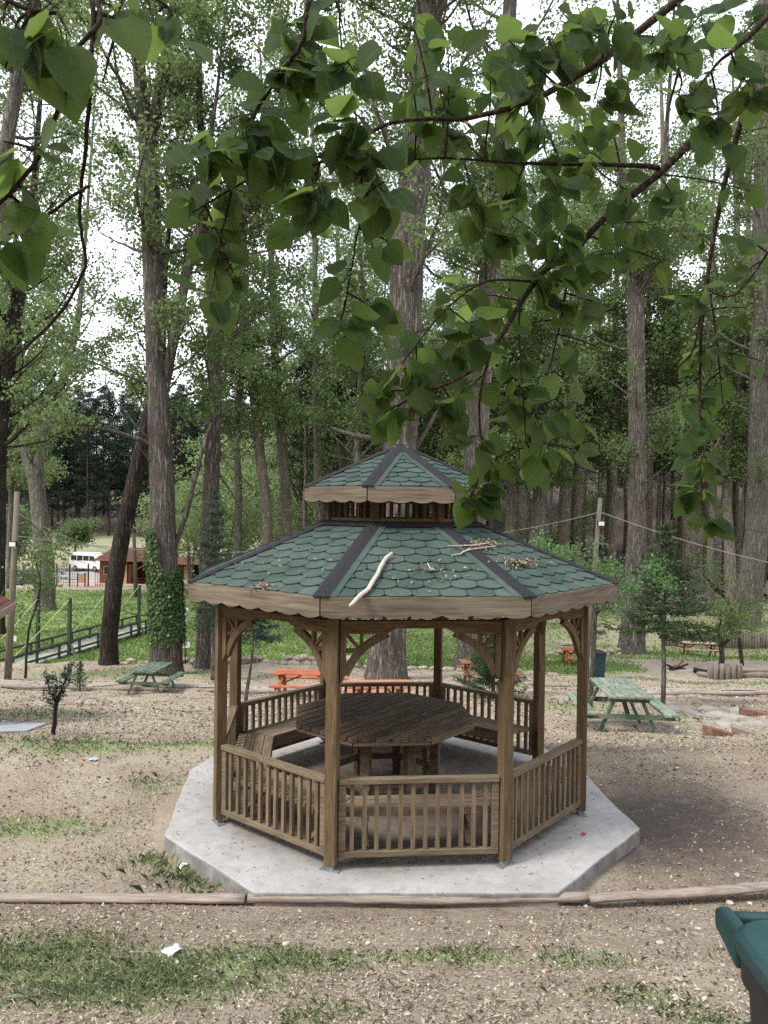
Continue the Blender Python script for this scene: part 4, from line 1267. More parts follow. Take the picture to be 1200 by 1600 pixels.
def small_tree(name, label, base, stems, n_limbs, n_leaf, L, zmin, leafmat, size, sigma, seed, bark=m_bark_d, up=(0.0, 0.8), bare=0.0):
    rng = random.Random(seed); nr = np.random.default_rng(seed)
    t = thing(name, label, 'tree', base)
    mb = MB(); ST = []
    for pts, rad in stems:
        P, Rr = smooth_path(pts, rad, jit=0.012, rng=rng)
        ST.append((P, Rr)); mb.tube(P, Rr, 8)
    mb.build('trunk', bark, t, smooth=True)
    br = MB(); cl = []
    grow_limbs(ST, n_limbs, zmin, L, br, cl, rng, bare, up)
    stuff(br.build('branches', bark, t))
    v, f = clump_leaves(cl, n_leaf, sigma, size, nr)
    ob('crown', mesh_np('crown', v, f, leafmat), t)
    return t
small_tree('fruit_tree', 'small crooked fruit tree standing behind the log planter', G(1130, 31),
    [([(0, 0, -.1), (.03, 0, .7), (-.02, 0, 1.2), (-.1, 0, 1.8), (0, 0, 2.2)], [.13, .11, .09, .06, .03]), ([(.0, 0, 1.1), (.4, 0, 1.5), (.7, .1, 1.9)], [.06, .045, .02])], 14, 1500, 1.3, 0.9, m_leaf_mid, 0.10, 0.2, 51)
small_tree('fruit_tree', 'thin slanting small tree right of the crooked fruit tree', G(1163, 36),
    [([(0, 0, -.1), (-.15, 0, 1.2), (-.3, 0, 2.2), (-1.0, 0, 3.3), (-1.9, 0, 4.2)], [.10, .09, .08, .06, .03])], 18, 1500, 1.6, 1.8, m_leaf_mid, 0.11, 0.3, 52)
small_tree('round_tree', 'small round tree on the bank behind the white van', G(118, 103),
    [([(0, 0, -.1), (0, 0, 1.5), (0.1, 0, 3), (0, 0, 4.6)], [.18, .15, .12, .05])], 30, 3800, 2.3, 1.7, m_leaf_mid, 0.28, 0.5, 53)
small_tree('round_tree', 'dark bushy tree at the left picture edge in front of the pine wood', G(15, 96),
    [([(0, 0, -.1), (0, 0, 1.5), (0.1, 0, 4), (0, 0, 6.4)], [.2, .17, .14, .05])], 36, 5200, 3.2, 1.3, m_leaf_mid, 0.3, 0.6, 54)
small_tree('feathery_tree', 'low feathery bright green tree spreading over the right corner of the gazebo roof', G(925, 15.6),
    [([(0, 0, -.1), (.05, 0, 1.2), (.1, 0, 2.3), (.2, 0, 3.1)], [.07, .06, .05, .02]), ([(.05, 0, 2.0), (.6, -.1, 2.6), (1.2, -.1, 2.55)], [.03, .025, .01]), ([(.08, 0, 2.2), (-.3, 0, 2.9), (-.6, .1, 3.15)], [.03, .02, .01])],
    20, 4200, 0.75, 1.9, m_leaf_fresh, 0.055, 0.12, 55, bark=m_bark_b, up=(-0.2, 0.4))
small_tree('fir_sapling', 'small crooked fir sapling with forked top on the grass at the left', G(88, 11.4),
    [([(0, 0, -.1), (.0, 0, .25), (.02, 0, .45), (-.05, 0, .62), (-.13, 0, .85)], [.036, .033, .028, .02, .006]), ([(.02, 0, .42), (.09, 0, .62), (.15, .02, .8), (.24, 0, 1.03)], [.024, .02, .015, .005])],
    26, 1000, .2, .34, m_spruce_blue, 0.034, 0.022, 57, up=(0.1, 1.0))
small_tree('leafy_sapling', 'leafy sapling climbing beside the left wooden lamp pole', G(42, 27),
    [([(0, 0, -.1), (.1, 0, 1.6), (.5, 0, 3.2), (.2, 0, 4.4)], [.05, .04, .03, .01])], 16, 1300, 1.3, 2.0, m_leaf_mid, 0.11, 0.25, 56)

# --- ivy on the big poplar
iv = thing('ivy', 'dense green ivy wrapped round the lower trunk of the huge poplar', 'ivy', G(262, 28))
ivb = iv.location
rng_i = np.random.default_rng(77)
n = 5200
py = 1008 - (rng_i.random(n) ** 0.85) * 180
ph = rng_i.uniform(0, 2 * PI, n)
keep = np.where(py < 890, (np.cos(ph - PI * 1.06) > 0.1 + (880 - py) / 130), True)
py, ph = py[keep], ph[keep]
cz = np.array([at(260, y, 28).z for y in py]); cxx = np.array([at(262 - (1045 - y) * 0.028, y, 28).x for y in py])
rad = (24 - (1000 - py) * 0.012) / F_PX * 28 + 0.05 + np.abs(rng_i.normal(size=len(py))) * 0.05
cen = np.stack([cxx + np.cos(ph) * rad - ivb.x, 28 + np.sin(ph) * rad - ivb.y, cz - ivb.z], -1)
out = np.stack([np.cos(ph), np.sin(ph), np.full(len(ph), 0.45)], -1)
nn = out + rng_i.normal(size=out.shape) * 0.35; nn /= np.linalg.norm(nn, axis=1)[:, None]
tt = np.array([0, 0, -1.0]) + rng_i.normal(size=out.shape) * 0.5; tt -= nn * (tt * nn).sum(1)[:, None]; tt /= np.linalg.norm(tt, axis=1)[:, None]
bb = np.cross(nn, tt); s = (0.105 * rng_i.uniform(.6, 1.25, len(ph)))[:, None]
V = np.stack([cen - tt * s * .5, cen + bb * s * .5, cen + tt * s * .55, cen - bb * s * .5], 1).reshape(-1, 3)
ob('leaves', mesh_np('ivy_leaves', V, np.arange(len(V)).reshape(-1, 4), m_leaf_ivy), iv)
vm = MB()
for k in range(9):
    a = rng_i.uniform(2.2, 4.4) if k < 5 else rng_i.uniform(0, 6.28)
    top = rng_i.uniform(830, 900) if k < 5 else rng_i.uniform(890, 940)
    pts = []
    for s_ in range(8):
        y = 1040 - (1040 - top) * s_ / 7; a += rng_i.uniform(-.15, .15)
        r = (25 - (1000 - y) * 0.012) / F_PX * 28 + 0.03
        pts.append((at(262 - (1045 - y) * 0.028, y, 28).x + math.cos(a) * r - ivb.x, math.sin(a) * r, at(260, y, 28).z - ivb.z))
    vm.tube(pts, 0.016, 5)
vm.build('vines', m_bark_d, iv)

# ------------------------------------------------------------------ overhanging branches close to the camera
def leaf_mesh(seed, L=0.086, wd=0.076):
    """heart shaped blade along +Y from its stalk, folded at the midrib and curled"""
    rng = random.Random(seed)
    prof = [(0.0, 0.16), (0.03, 0.50), (0.09, 0.74), (0.17, 0.91), (0.27, 0.99), (0.37, 0.99), (0.48, 0.91), (0.59, 0.77), (0.70, 0.58), (0.80, 0.38), (0.88, 0.22), (0.94, 0.11)]
    pet = 0.40 * L
    fold, curl, tw = rng.uniform(0.04, 0.26), rng.uniform(-0.3, 0.7), rng.uniform(-0.2, 0.2)
    droop = rng.uniform(-0.6, 1.0)
    v, f = [], []
    def P(x, y):
        s = y / L
        z = fold * 1.3 * wd / 2 * (abs(x) / (wd / 2)) ** 1.7 - 0.12 * L * droop * math.sin(s * PI * .9) * (abs(x) / wd) - curl * 0.35 * L * s * s + tw * x * s + 0.0025 * math.sin(s * 19 + (3 if x > 0 else 0)) * (abs(x) / wd)
        return (x, y + pet, z)
    for (s, w) in prof:
        ser = 1 + rng.uniform(-0.025, 0.025)
        back = -0.055 * L if s == 0.03 else 0
        v += [P(-w * wd / 2 * ser, s * L + back), P(-w * wd / 4, s * L + back * .3), P(0, s * L), P(w * wd / 4, s * L + back * .3), P(w * wd / 2 * ser, s * L + back)]
    v.append(P(0, L))
    for i in range(len(prof) - 1):
        a = 5 * i
        for k in range(4): f.append((a + k, a + k + 1, a + k + 6, a + k + 5))
    a = 5 * (len(prof) - 1); t = len(v) - 1
    for k in range(4): f.append((a + k, a + k + 1, t))
    o = len(v)                                  # stalk
    r = 0.0011
    for y, z in ((0, 0.004), (pet * 0.5, 0.0), (pet, 0.0)):
        v += [(-r, y, z - r), (r, y, z - r), (0, y, z + r)]
    for i in range(2):
        for k in range(3): f.append((o + 3 * i + k, o + 3 * i + (k + 1) % 3, o + 3 * i + 3 + (k + 1) % 3, o + 3 * i + 3 + k))
    return mesh_np('leaf', np.array(v), f, m_leaf_near, True)
leaf_ms = [leaf_mesh(200 + i, 0.086 * (0.92 + 0.04 * i), 0.074 * (0.9 + 0.035 * i)) for i in range(7)]

def leaf_tree(label, base, trunk_pts, trunk_rad, branches, clusters, seed, limit=300, size=1.0, dens=1.0):
    rng = random.Random(seed)
    t = thing('overhanging_tree', label, 'tree', base)
    b0 = Vector(base)
    P, Rr = smooth_path([Vector(p) - b0 for p in trunk_pts], trunk_rad, jit=0.01, rng=rng)
    MB().tube(P, Rr, 12, rough=0.04, rng=rng).build('trunk', m_bark_b, t, smooth=True)
    BR = []
    for br in branches:
        pts = [(Vector(p[:3]) if len(p) == 5 else at(*p[:3])) - b0 for p in br]
        rad = [p[-1] * 0.78 for p in br]
        Q, Rq = smooth_path(pts, rad, jit=0.0012, rng=rng)
        o = MB().tube(Q, Rq, 7, rough=0.06, rng=rng).build('branch', m_twig, t, smooth=True)
        BR.append((o, Q, [len(p) == 5 for p in br]))
    leaves = []
    for (px, py, rpx, n, d) in clusters:
        c = at(px, py, d) - b0
        best = min(((q - c).length, i, j) for i, (o, Q, _) in enumerate(BR) for j, q in enumerate(Q))
        o, Q = BR[best[1]][0], BR[best[1]][1]
        root = Q[best[2]]
        rr = rpx / F_PX * d
        dirv = (c - root)
        if dirv.length < rr * 0.8: dirv = Vector((rng.uniform(-1, 1), rng.uniform(-.6, .6), rng.uniform(-1.0, 0.3)))
        dirv.normalize()
        end = c + dirv * rr * 0.7 + Vector((0, 0, -0.15 * rr))
        mid = root.lerp(end, 0.5) + Vector((rng.uniform(-.2, .2) * rr, rng.uniform(-.2, .2) * rr, 0.12 * rr))
        tw, twr = smooth_path([root, mid, end], [0.0026, 0.0020, 0.0012], sub=4)
        MB().tube(tw, twr, 5).build('twig', m_twig, o)
        for k in range(max(1, round(n * dens))):
            s = rng.uniform(0.3, 1.0)
            pnt = path_at(tw, s)
            td = Vector((rng.uniform(-1, 1), rng.uniform(-0.8, 0.5), rng.uniform(-1.15, 0.15)))
            if rng.random() < 0.3: td.z -= 0.6
            td.normalize()
            pnt = pnt + Vector((rng.uniform(-1, 1), rng.uniform(-1, 1), rng.uniform(-1, 1))) * min(0.35 * rr, 0.03)
            nrm = Vector((rng.uniform(-1, 1) * 0.75, -0.55 + rng.uniform(-.7, .7), 0.55 + rng.uniform(-.7, .7)))
            nrm = (nrm - td * nrm.dot(td)).normalized()
            x = td.cross(nrm)
            m = Matrix((x, td, nrm)).transposed().to_euler()
            leaves.append((o, pnt, m, size * rng.uniform(0.46, 0.82), rng.randrange(7)))
    rng.shuffle(leaves)
    for i, (o, p, m, s, q) in enumerate(leaves):
        if i < limit: ob('leaf', leaf_ms[q], o, p, m, s)
    if len(leaves) > limit:
        mb = MB()
        for (o, p, m, s, q) in leaves[limit:]:
            M4 = Matrix.Translation(p) @ m.to_matrix().to_4x4() @ Matrix.Scale(s, 4)
            me = leaf_ms[q]
            mb.add([M4 @ v.co for v in me.vertices], [tuple(p_.vertices) for p_ in me.polygons])
        stuff(mb.build('leaf_mass', m_leaf_near, t, smooth=True))
    return len(leaves)

R_BR = [
  [(3.0, 1.0, 4.6, 0, 0.045), (1480, 20, 2.1, 0.030), (1200, 148, 2.0, 0.017), (1160, 169, 2.0, 0.016), (1092, 211, 1.95, 0.014), (1029, 272, 1.9, 0.012), (948, 337, 1.85, 0.010), (894, 396, 1.85, 0.009), (840, 434, 1.8, 0.0085), (768, 546, 1.75, 0.007), (720, 590, 1.7, 0.0055), (660, 614, 1.7, 0.004), (600, 645, 1.65, 0.0025)],
  [(1029, 262, 1.9, 0.009), (1002, 259, 1.88, 0.008), (925, 257, 1.8, 0.0065), (820, 255, 1.75, 0.005), (696, 247, 1.7, 0.003), (640, 250, 1.7, 0.002)],
  [(3.0, 1.0, 4.9, 0, 0.045), (1420, -260, 2.0, 0.028), (1180, -90, 1.8, 0.016), (1042, 13, 1.7, 0.012), (939, 94, 1.6, 0.010), (853, 146, 1.55, 0.008), (785, 172, 1.5, 0.0065), (720, 186, 1.5, 0.0055), (660, 186, 1.48, 0.005), (600, 196, 1.45, 0.0045), (545, 232, 1.45, 0.004), (483, 260, 1.4, 0.0035), (407, 273, 1.4, 0.003), (300, 332, 1.4, 0.002)],
  [(3.0, 1.0, 5.3, 0, 0.04), (1000, -520, 1.7, 0.022), (640, -240, 1.5, 0.012), (520, -90, 1.45, 0.008), (483, 0, 1.4, 0.006), (473, 63, 1.4, 0.0055), (433, 123, 1.4, 0.005), (400, 177, 1.4, 0.0045), (372, 260, 1.4, 0.0035), (352, 340, 1.4, 0.0028), (335, 430, 1.4, 0.0018)],
  [(1165, 166, 2.0, 0.011), (1150, 220, 2.05, 0.010), (1132, 288, 2.1, 0.009), (1110, 400, 2.15, 0.008), (1096, 515, 2.2, 0.006), (1094, 600, 2.2, 0.005), (1094, 672, 2.2, 0.004), (1098, 800, 2.2, 0.002)],
  [(1106, 430, 2.15, 0.004), (1118, 520, 2.2, 0.0035), (1130, 632, 2.2, 0.002)],
  [(1102, 440, 2.15, 0.005), (1085, 540, 2.1, 0.004), (1060, 575, 2.1, 0.003), (1050, 600, 2.1, 0.002)],
  [(894, 396, 1.85, 0.004), (880, 480, 1.85, 0.003), (862, 560, 1.85, 0.0025), (850, 610, 1.85, 0.002)],
  [(812, 470, 1.8, 0.004), (811, 520, 1.8, 0.003), (816, 600, 1.8, 0.0025), (822, 690, 1.8, 0.0015)],
  [(768, 546, 1.75, 0.0045), (748, 632, 1.75, 0.0035), (755, 720, 1.75, 0.003), (735, 780, 1.75, 0.0015)],
  [(830, 440, 1.8, 0.004), (760, 440, 1.75, 0.0035), (700, 480, 1.7, 0.003), (650, 540, 1.7, 0.002)],
  [(560, 225, 1.45, 0.003), (565, 310, 1.4, 0.0025), (552, 400, 1.4, 0.002), (540, 470, 1.4, 0.0015)],
  [(1250, -60, 1.6, 0.012), (1195, 30, 1.55, 0.009), (1150, 75, 1.55, 0.006), (1120, 100, 1.55, 0.004), (1080, 150, 1.55, 0.002)],
  [(1200, 395, 2.2, 0.004), (1150, 460, 2.2, 0.0035), (1105, 455, 2.2, 0.003)],
  [(525, -60, 1.35, 0.003), (530, 20, 1.35, 0.0025), (535, 90, 1.35, 0.002), (540, 160, 1.35, 0.001)],
  [(1060, 5, 1.7, 0.006), (1066, 70, 1.7, 0.005), (1050, 150, 1.7, 0.003), (1040, 190, 1.7, 0.002)],
]
R_CL = [(455,30,45,5),(440,100,45,6),(400,170,50,6),(345,195,22,2),(340,240,40,5),(330,300,35,5),(345,370,32,5),(362,420,18,3),(328,462,10,1),(470,75,30,3),
 (535,40,25,2),(545,100,25,3),(425,225,40,4),(455,245,28,4),(530,190,40,4),(575,240,45,6),(500,290,35,4),(480,340,30,3),(590,290,30,3),(650,55,30,3),(690,50,38,4),(640,120,40,3),(650,180,45,5),(700,120,45,4),
 (760,90,45,4),(720,200,45,5),(800,60,45,4),(820,140,45,5),(780,220,45,4),(870,80,45,4),(850,190,45,4),(900,40,45,4),(940,120,45,5),(960,30,40,4),(1020,60,45,4),(1090,30,45,4),(1170,40,40,4),(1060,130,32,3),
 (1160,110,36,4),(1120,170,32,2),(735,290,38,4),(800,285,42,4),(860,280,42,4),(920,240,42,4),(950,195,40,3),(980,290,42,4),(1050,300,36,3),(1150,290,32,2),(1180,200,28,2),
 (600,372,14,1),(580,480,28,2),(530,500,22,3),(545,425,14,1),(750,365,40,4),(820,350,40,4),(880,365,40,4),(940,395,36,3),(1020,400,26,2),(1000,345,24,2),(1090,365,32,3),(1150,365,28,2),
 (700,465,36,4),(760,460,40,4),(830,435,38,4),(900,460,30,3),(850,500,30,2),(640,520,30,4),(690,530,36,4),(740,510,30,3),(615,590,34,5),(650,570,28,3),(690,620,30,3),(735,600,20,2),(748,680,20,3),(765,720,18,2),
 (745,760,18,4),(800,560,20,2),(815,610,22,3),(820,660,20,2),(832,722,14,1),(862,560,20,2),(868,620,22,3),(900,650,16,2),(895,700,12,2),(955,480,20,2),(930,540,16,1),(1100,450,30,3),(1150,480,24,2),(1080,540,26,3),
 (1110,600,26,3),(1062,620,16,2),(1095,660,22,4),(1100,710,24,5),(1095,760,24,5),(1105,800,18,4),(1172,420,20,2),(1182,560,16,1),(620,640,26,4),(600,610,26,3)]
def depth_for(px, py):
    if px > 1040 and py > 330: return 2.18
    if px < 640 and py < 520: return 1.42
    if py < 180: return 1.62
    return 1.78
n_r = leaf_tree('large overhanging tree whose heart-leaved twigs hang across the top and right', (3.0, 1.0, gz(3.0, 1.0) - 0.1),
    [(3.0, 1.0, gz(3.0, 1.0) - 0.1), (3.02, 1.0, 2.6), (3.0, 1.0, 4.5), (2.95, 1.0, 5.4), (2.9, 1.0, 7.5)], [0.24, 0.19, 0.16, 0.13, 0.06],
    R_BR, [(x, y, r, n, depth_for(x, y) + RNG.uniform(-.12, .12)) for x, y, r, n in R_CL], 301, dens=2.9)
L_BR = [
  [(-2.4, 0.5, 4.6, 0, 0.04), (-120, -300, 1.2, 0.016), (90, -120, 1.1, 0.006), (143, 0, 1.05, 0.0048), (141, 110, 1.05, 0.0042), (134, 233, 1.1, 0.0038), (125, 317, 1.15, 0.0034), (128, 372, 1.2, 0.0032), (133, 417, 1.25, 0.003), (100, 480, 1.3, 0.0038), (53, 530, 1.35, 0.0035), (0, 573, 1.4, 0.003), (-60, 600, 1.4, 0.002)],
  [(100, -100, 1.1, 0.005), (157, 17, 1.0, 0.0045), (123, 73, 1.0, 0.0038), (103, 140, 1.0, 0.0034), (75, 210, 1.0, 0.004), (50, 260, 1.0, 0.0036), (0, 317, 1.0, 0.003), (-60, 350, 1.0, 0.002)],
  [(140, 290, 1.1, 0.003), (123, 300, 1.1, 0.003), (67, 340, 1.1, 0.003), (0, 372, 1.1, 0.003), (-70, 400, 1.1, 0.002)],
  [(150, 20, 1.0, 0.004), (185, 35, 1.1, 0.003), (172, 80, 1.15, 0.0025), (160, 130, 1.2, 0.0015)],
  [(-2.4, 0.5, 4.4, 0, 0.03), (-300, -120, 1.2, 0.012), (-60, -40, 1.0, 0.005), (30, 10, 0.95, 0.004), (90, 20, 0.95, 0.003)],
  [(157, 0, 1.1, 0.004), (210, -20, 1.2, 0.003), (262, 10, 1.3, 0.002)],
]
L_CL = [(105, 45, 16, 2, .95), (35, 35, 30, 3, .95), (70, 55, 24, 2, .98), (92, 85, 20, 2, 1.0), (120, 92, 12, 1, 1.0), (12, 95, 14, 1, .95), (190, 8, 24, 2, 1.1), (60, 232, 26, 3, 1.0), (18, 222, 18, 2, 1.0),
        (42, 330, 26, 3, 1.05), (25, 348, 20, 2, 1.08), (50, 305, 14, 1, 1.05), (258, 15, 18, 2, 1.3), (272, 45, 16, 2, 1.3), (45, 368, 10, 1, 1.1), (165, 5, 14, 1, 1.05), (8, 20, 22, 2, .95)]
n_l = leaf_tree('overhanging tree at the left with large dark leaves in the upper corner', (-2.4, 0.5, gz(-2.4, 0.5) - 0.1),
    [(-2.4, 0.5, gz(-2.4, 0.5) - 0.1), (-2.42, 0.5, 2.6), (-2.4, 0.5, 4.3), (-2.4, 0.55, 6.5)], [0.22, 0.17, 0.14, 0.06], L_BR, L_CL, 302, size=0.98, dens=1.5)
print('leaves', n_r, n_l)

# ------------------------------------------------------------------ picnic tables
def picnic_table(label, pos, rz, m_top, m_leg, length=1.75, group='picnic tables', sc=1.0, wide=0.74, n_top=5, sep=0.62):
    t = thing('picnic_table', label, 'picnic table', pos, rz, group)
    t.scale = (sc,) * 3
    e_ = 0.5
    nrm = Vector(((gz(pos.x - e_, pos.y) - gz(pos.x + e_, pos.y)), (gz(pos.x, pos.y - e_) - gz(pos.x, pos.y + e_)), 2 * e_ * 6)).normalized()
    t.rotation_euler = (Vector((0, 0, 1)).rotation_difference(nrm).to_matrix() @ Matrix.Rotation(rz, 3, 'Z')).to_euler()
    pw = wide / n_top
    pm = MB().box((0, 0, 0), (length, pw - 0.012, 0.04)).mesh('tabletop_plank', m_top)
    for i in range(n_top): ob('tabletop_plank', pm, t, (0, -wide / 2 + pw * (i + .5), 0.735 + RNG.uniform(-.003, .003)), bevel=0.004)
    sm = MB().box((0, 0, 0), (length, 0.118, 0.04)).mesh('seat_plank', m_top)
    for s in (-1, 1):
        for i in range(2): ob('seat_plank', sm, t, (0, s * (sep + 0.065 + (i - .5) * 0.126 - 0.0), 0.445 + RNG.uniform(-.003, .003)), bevel=0.004)
    for e in (-1, 1):
        x = e * (length / 2 - 0.22)
        for s in (-1, 1):
            MB().bar((x, s * 0.53, -0.03), (x, s * 0.21, 0.713), 0.045, 0.095, (1, 0, 0)).build('leg', m_leg, t)
        MB().box((x + e * 0.046, 0, 0.38), (0.042, 2 * sep + 0.32, 0.085)).build('seat_beam', m_leg, t)
        MB().box((x + e * 0.046, 0, 0.672), (0.042, wide * 0.94, 0.08)).build('top_beam', m_leg, t)
        MB().bar((x - e * 0.01, 0, 0.40), (e * 0.12, 0, 0.70), 0.07, 0.042).build('brace', m_leg, t)
    return t
picnic_table('worn pale green picnic table right of the gazebo', G(972, 14.0), 1.50, m_green_pale, m_green_paint, 1.75)
picnic_table('dark green picnic table in front of the ivy covered poplar', G(240, 24.4), 1.50, m_green_paint, m_green_paint, 1.7)
picnic_table('bright orange picnic table seen through the left rear of the gazebo', G(487, 23.0), -0.08, m_orange_paint, m_orange_paint, 2.1)
picnic_table('red-brown picnic table behind the dense spruce in the gazebo view', G(768, 25.5), 0.05, m_brown_paint, m_brown_paint, 1.9)
picnic_table('orange picnic table partly hidden behind the right gazebo post', G(908, 34.5), 0.1, m_orange_paint, m_orange_paint, 1.6)
picnic_table('distant brown picnic table in front of the stake wall', G(1096, 43), -0.12, m_tan_wood, m_brown_paint, 1.85)
picnic_table('red picnic table half hidden behind the slanting poplar at the right edge', G(1180, 62), 0.2, m_orange_paint, m_orange_paint, 1.9)
picnic_table('low orange picnic table glimpsed right behind the table in the gazebo', G(596, 14.6), 0.05, m_orange_faded, m_orange_faded, 1.2)

# ------------------------------------------------------------------ wheelie bins
def bin_(label, pos, rz, m_lid, m_body, h=1.0, w=0.56, dp=0.66, lid_tilt=0.0):
    t = thing('wheelie_bin', label, 'bin', pos, rz)
    def ring(z, ww, dd, r, n=5):
        out = []
        for cx, cy, a0 in ((ww/2-r, dd/2-r, 0), (-ww/2+r, dd/2-r, PI/2), (-ww/2+r, -dd/2+r, PI), (ww/2-r, -dd/2+r, 1.5*PI)):
            for k in range(n):
                a = a0 + PI / 2 * k / (n - 1)
                out.append((cx + r * math.cos(a), cy + r * math.sin(a), z))
        return out
    def loft(rings, cap=True):
        mb = MB(); n = len(rings[0]); v = [p for r in rings for p in r]; f = []
        for i in range(len(rings) - 1):
            for k in range(n): f.append((i*n+k, i*n+(k+1) % n, (i+1)*n+(k+1) % n, (i+1)*n+k))
        if cap: f += [tuple(range(n))[::-1], tuple(range((len(rings)-1)*n, len(rings)*n))]
        return mb.add(v, f)
    hb = h - 0.07
    body = loft([ring(0.06, w*.80, dp*.70, .05), ring(0.5*hb, w*.885, dp*.82, .055), ring(hb-0.07, w*.945, dp*.92, .06), ring(hb-0.06, w*.99, dp*.965, .06), ring(hb, w*.99, dp*.965, .06)])
    body.build('body', m_body, t, smooth=False, bevel=0.006)
    lid = loft([ring(hb+0.002, w*1.02, dp*1.0, .07), ring(hb+0.045, w*1.04, dp*1.02, .075), ring(hb+0.062, w*1.0, dp*.98, .085), ring(hb+0.062, w*.84, dp*.80, .09), ring(hb+0.085, w*.78, dp*.74, .09), ring(hb+0.092, w*.6, dp*.56, .08)])
    ld = lid.build('lid', m_lid, t, bevel=0.004)
    yb = dp / 2 + 0.075
    MB().tube([(-w*.44, yb, hb+0.02), (w*.44, yb, hb+0.02)], 0.017, 12).build('handle', m_lid, t, smooth=True)
    for s in (-1, 1):
        a = MB().plate([(s*(w*.44), dp/2-0.03, hb-0.05), (s*(w*.44), yb+0.028, hb-0.015), (s*(w*.44), yb+0.032, hb+0.03), (s*(w*.44), yb, hb+0.05), (s*(w*.44), dp/2-0.03, hb+0.05)], (s*0.03, 0, 0))
        a.build('handle_arm', m_lid, t, bevel=0.008)
        MB().tube([(s*w*.36, dp*.36, 0.1), (s*w*.47, dp*.36, 0.1)], 0.1, 18).build('wheel', m_plastic_blk, t, smooth=False)
    return t
bin_('dark teal wheelie bin cut off at the lower right corner', Vector((1.125, 1.56, gz(1.125, 1.56))), -0.03, m_plastic_teal, m_plastic_blk, 1.0, 0.56, 0.66)
bin_('dark teal wheelie bin standing behind the pale green picnic table', G(934, 23.0), 0.1, m_plastic_blk, m_plastic_body, 1.05, 0.5, 0.52)

# ------------------------------------------------------------------ footbridge
BS, BE = Vector((-14.35, 30.3, 0)), Vector((-12.0, 42.0, 0))
bz = -3.55
bd = (BE - BS); BLn = bd.length; bdir = bd.normalized(); bl = Vector((-bdir.y, bdir.x, 0))    # bl points left
br_ = thing('footbridge', 'dark green wooden footbridge with tall rope posts crossing to the lawn', 'bridge', (BS.x, BS.y, bz), math.atan2(bdir.y, bdir.x))
bw = 1.35
npk = 40
pkm = MB().box((0, bw / 2, 0), (BLn / npk - 0.02, bw, 0.045)).mesh('deck_plank', m_bdeck)
for i in range(npk): ob('deck_plank', pkm, br_, (BLn * (i + .5) / npk, 0, RNG.uniform(-.004, .004)))
for y in (0.06, bw - 0.06): MB().box((BLn / 2, y, -0.13), (BLn, 0.1, 0.2)).build('girder', m_bridge, br_)
for y in (0.0, bw):
    MB().box((BLn / 2, y, 0.52), (BLn, 0.07, 0.08)).build('handrail', m_bridge, br_)
    MB().box((BLn / 2, y, 0.16), (BLn, 0.05, 0.09)).build('lower_rail', m_bridge, br_)
    for i in range(9): MB().box((BLn * i / 8, y, 0.14), (0.09, 0.09, 0.72)).build('rail_post', m_bridge, br_)
    for u in (0.30, 0.80):
        MB().box((BLn * u, y - (0.09 if y == 0 else -0.09), 0.9), (0.13, 0.13, 3.1)).build('tall_post', m_bridge, br_)
        MB().tube([(BLn * u, y + (-.09 if y == 0 else .09), 2.4), (BLn * (u - 0.15), y, 1.35), (BLn * (u - 0.29), y, 0.55)], 0.018, 5).build('rope', m_rope, br_)
        if y == 0: MB().bar((BLn * u, -0.12, 0.5), (BLn * u, -0.62, -0.5), 0.08, 0.08).build('strut', m_pole, br_)

# ------------------------------------------------------------------ poles, flood lamps and cables
def pole(label, base, top, r, lamp_z=None, lamp_side=1):
    t = thing('lamp_pole' if lamp_z else 'wooden_pole', label, 'pole', base)
    b = Vector(base); tp = Vector(top) - b
    MB().tube([(0, 0, -0.3), tp * 0.5 + Vector((0.02, 0, 0)), tp], [r * 1.15, r, r * 0.85], 12, rough=0.03).build('shaft', m_pole, t, smooth=True)
    if lamp_z is not None:
        f = lamp_z / tp.z
        p = tp * f
        l = MB().box((p.x + lamp_side * 0.05, p.y - r - 0.12, lamp_z), (0.27, 0.08, 0.2)).build('flood_lamp', m_iron, t)
        MB().box((p.x + lamp_side * 0.05, p.y - r - 0.168, lamp_z), (0.21, 0.012, 0.145)).build('lamp_glass', m_lamp, l)
        MB().box((p.x, p.y - r - 0.03, lamp_z - 0.02), (0.06, 0.12, 0.04)).build('lamp_bracket', m_iron, l)
    return t
pL = G(14, 26.5)
pole('grey wooden lamp pole at the left end of the footbridge', pL, at(27, 768, 26.5), 0.105, at(27, 850, 26.5).z - pL.z)
pM = G(214, 62)
pole('leaning thin wooden pole in front of the brown kiosk', pM, at(209, 832, 62), 0.15)
pR = G(917, 29)
pole('grey wooden lamp pole behind the right slope of the gazebo roof', pR, at(938, 778, 29), 0.095, at(936, 818, 29).z - pR.z)
def cable(label, a, b, sag, mat, r=0.012):
    a, b = Vector(a), Vector(b)
    pts = [a.lerp(b, i / 16) - Vector((0, 0, sag * 4 * (i / 16) * (1 - i / 16))) for i in range(17)]
    base = pts[0]
    o = MB().tube([p - base for p in pts], r, 5).build('cable', mat)
    o.location = base
    return tag(o, label, 'cable', 'overhead cables')
cable('pale cable from the left lamp pole towards the kiosk pole', at(28, 803, 26.5), at(209, 858, 62), 0.5, m_wire, 0.02)
cable('pale cable from the left lamp pole passing behind the ivy poplar', at(28, 838, 26.5), at(440, 858, 45), 0.35, m_wire, 0.018)
cable('black cable slanting from the left lamp pole to the ground by the fence', at(28, 795, 26.5), at(135, 880, 70), 0.4, m_wire_dk, 0.018)
cable('pale cable running right from the lamp pole behind the roof', at(938, 800, 29), at(1290, 895, 34), 0.25, m_wire, 0.013)
cable('pale cable running left from the lamp pole behind the roof', at(938, 800, 29), at(640, 842, 40), 0.3, m_wire, 0.013)
cable('black cable crossing the trunks high at the right', at(940, 765, 34), at(1300, 840, 40), 0.5, m_wire_dk, 0.012)
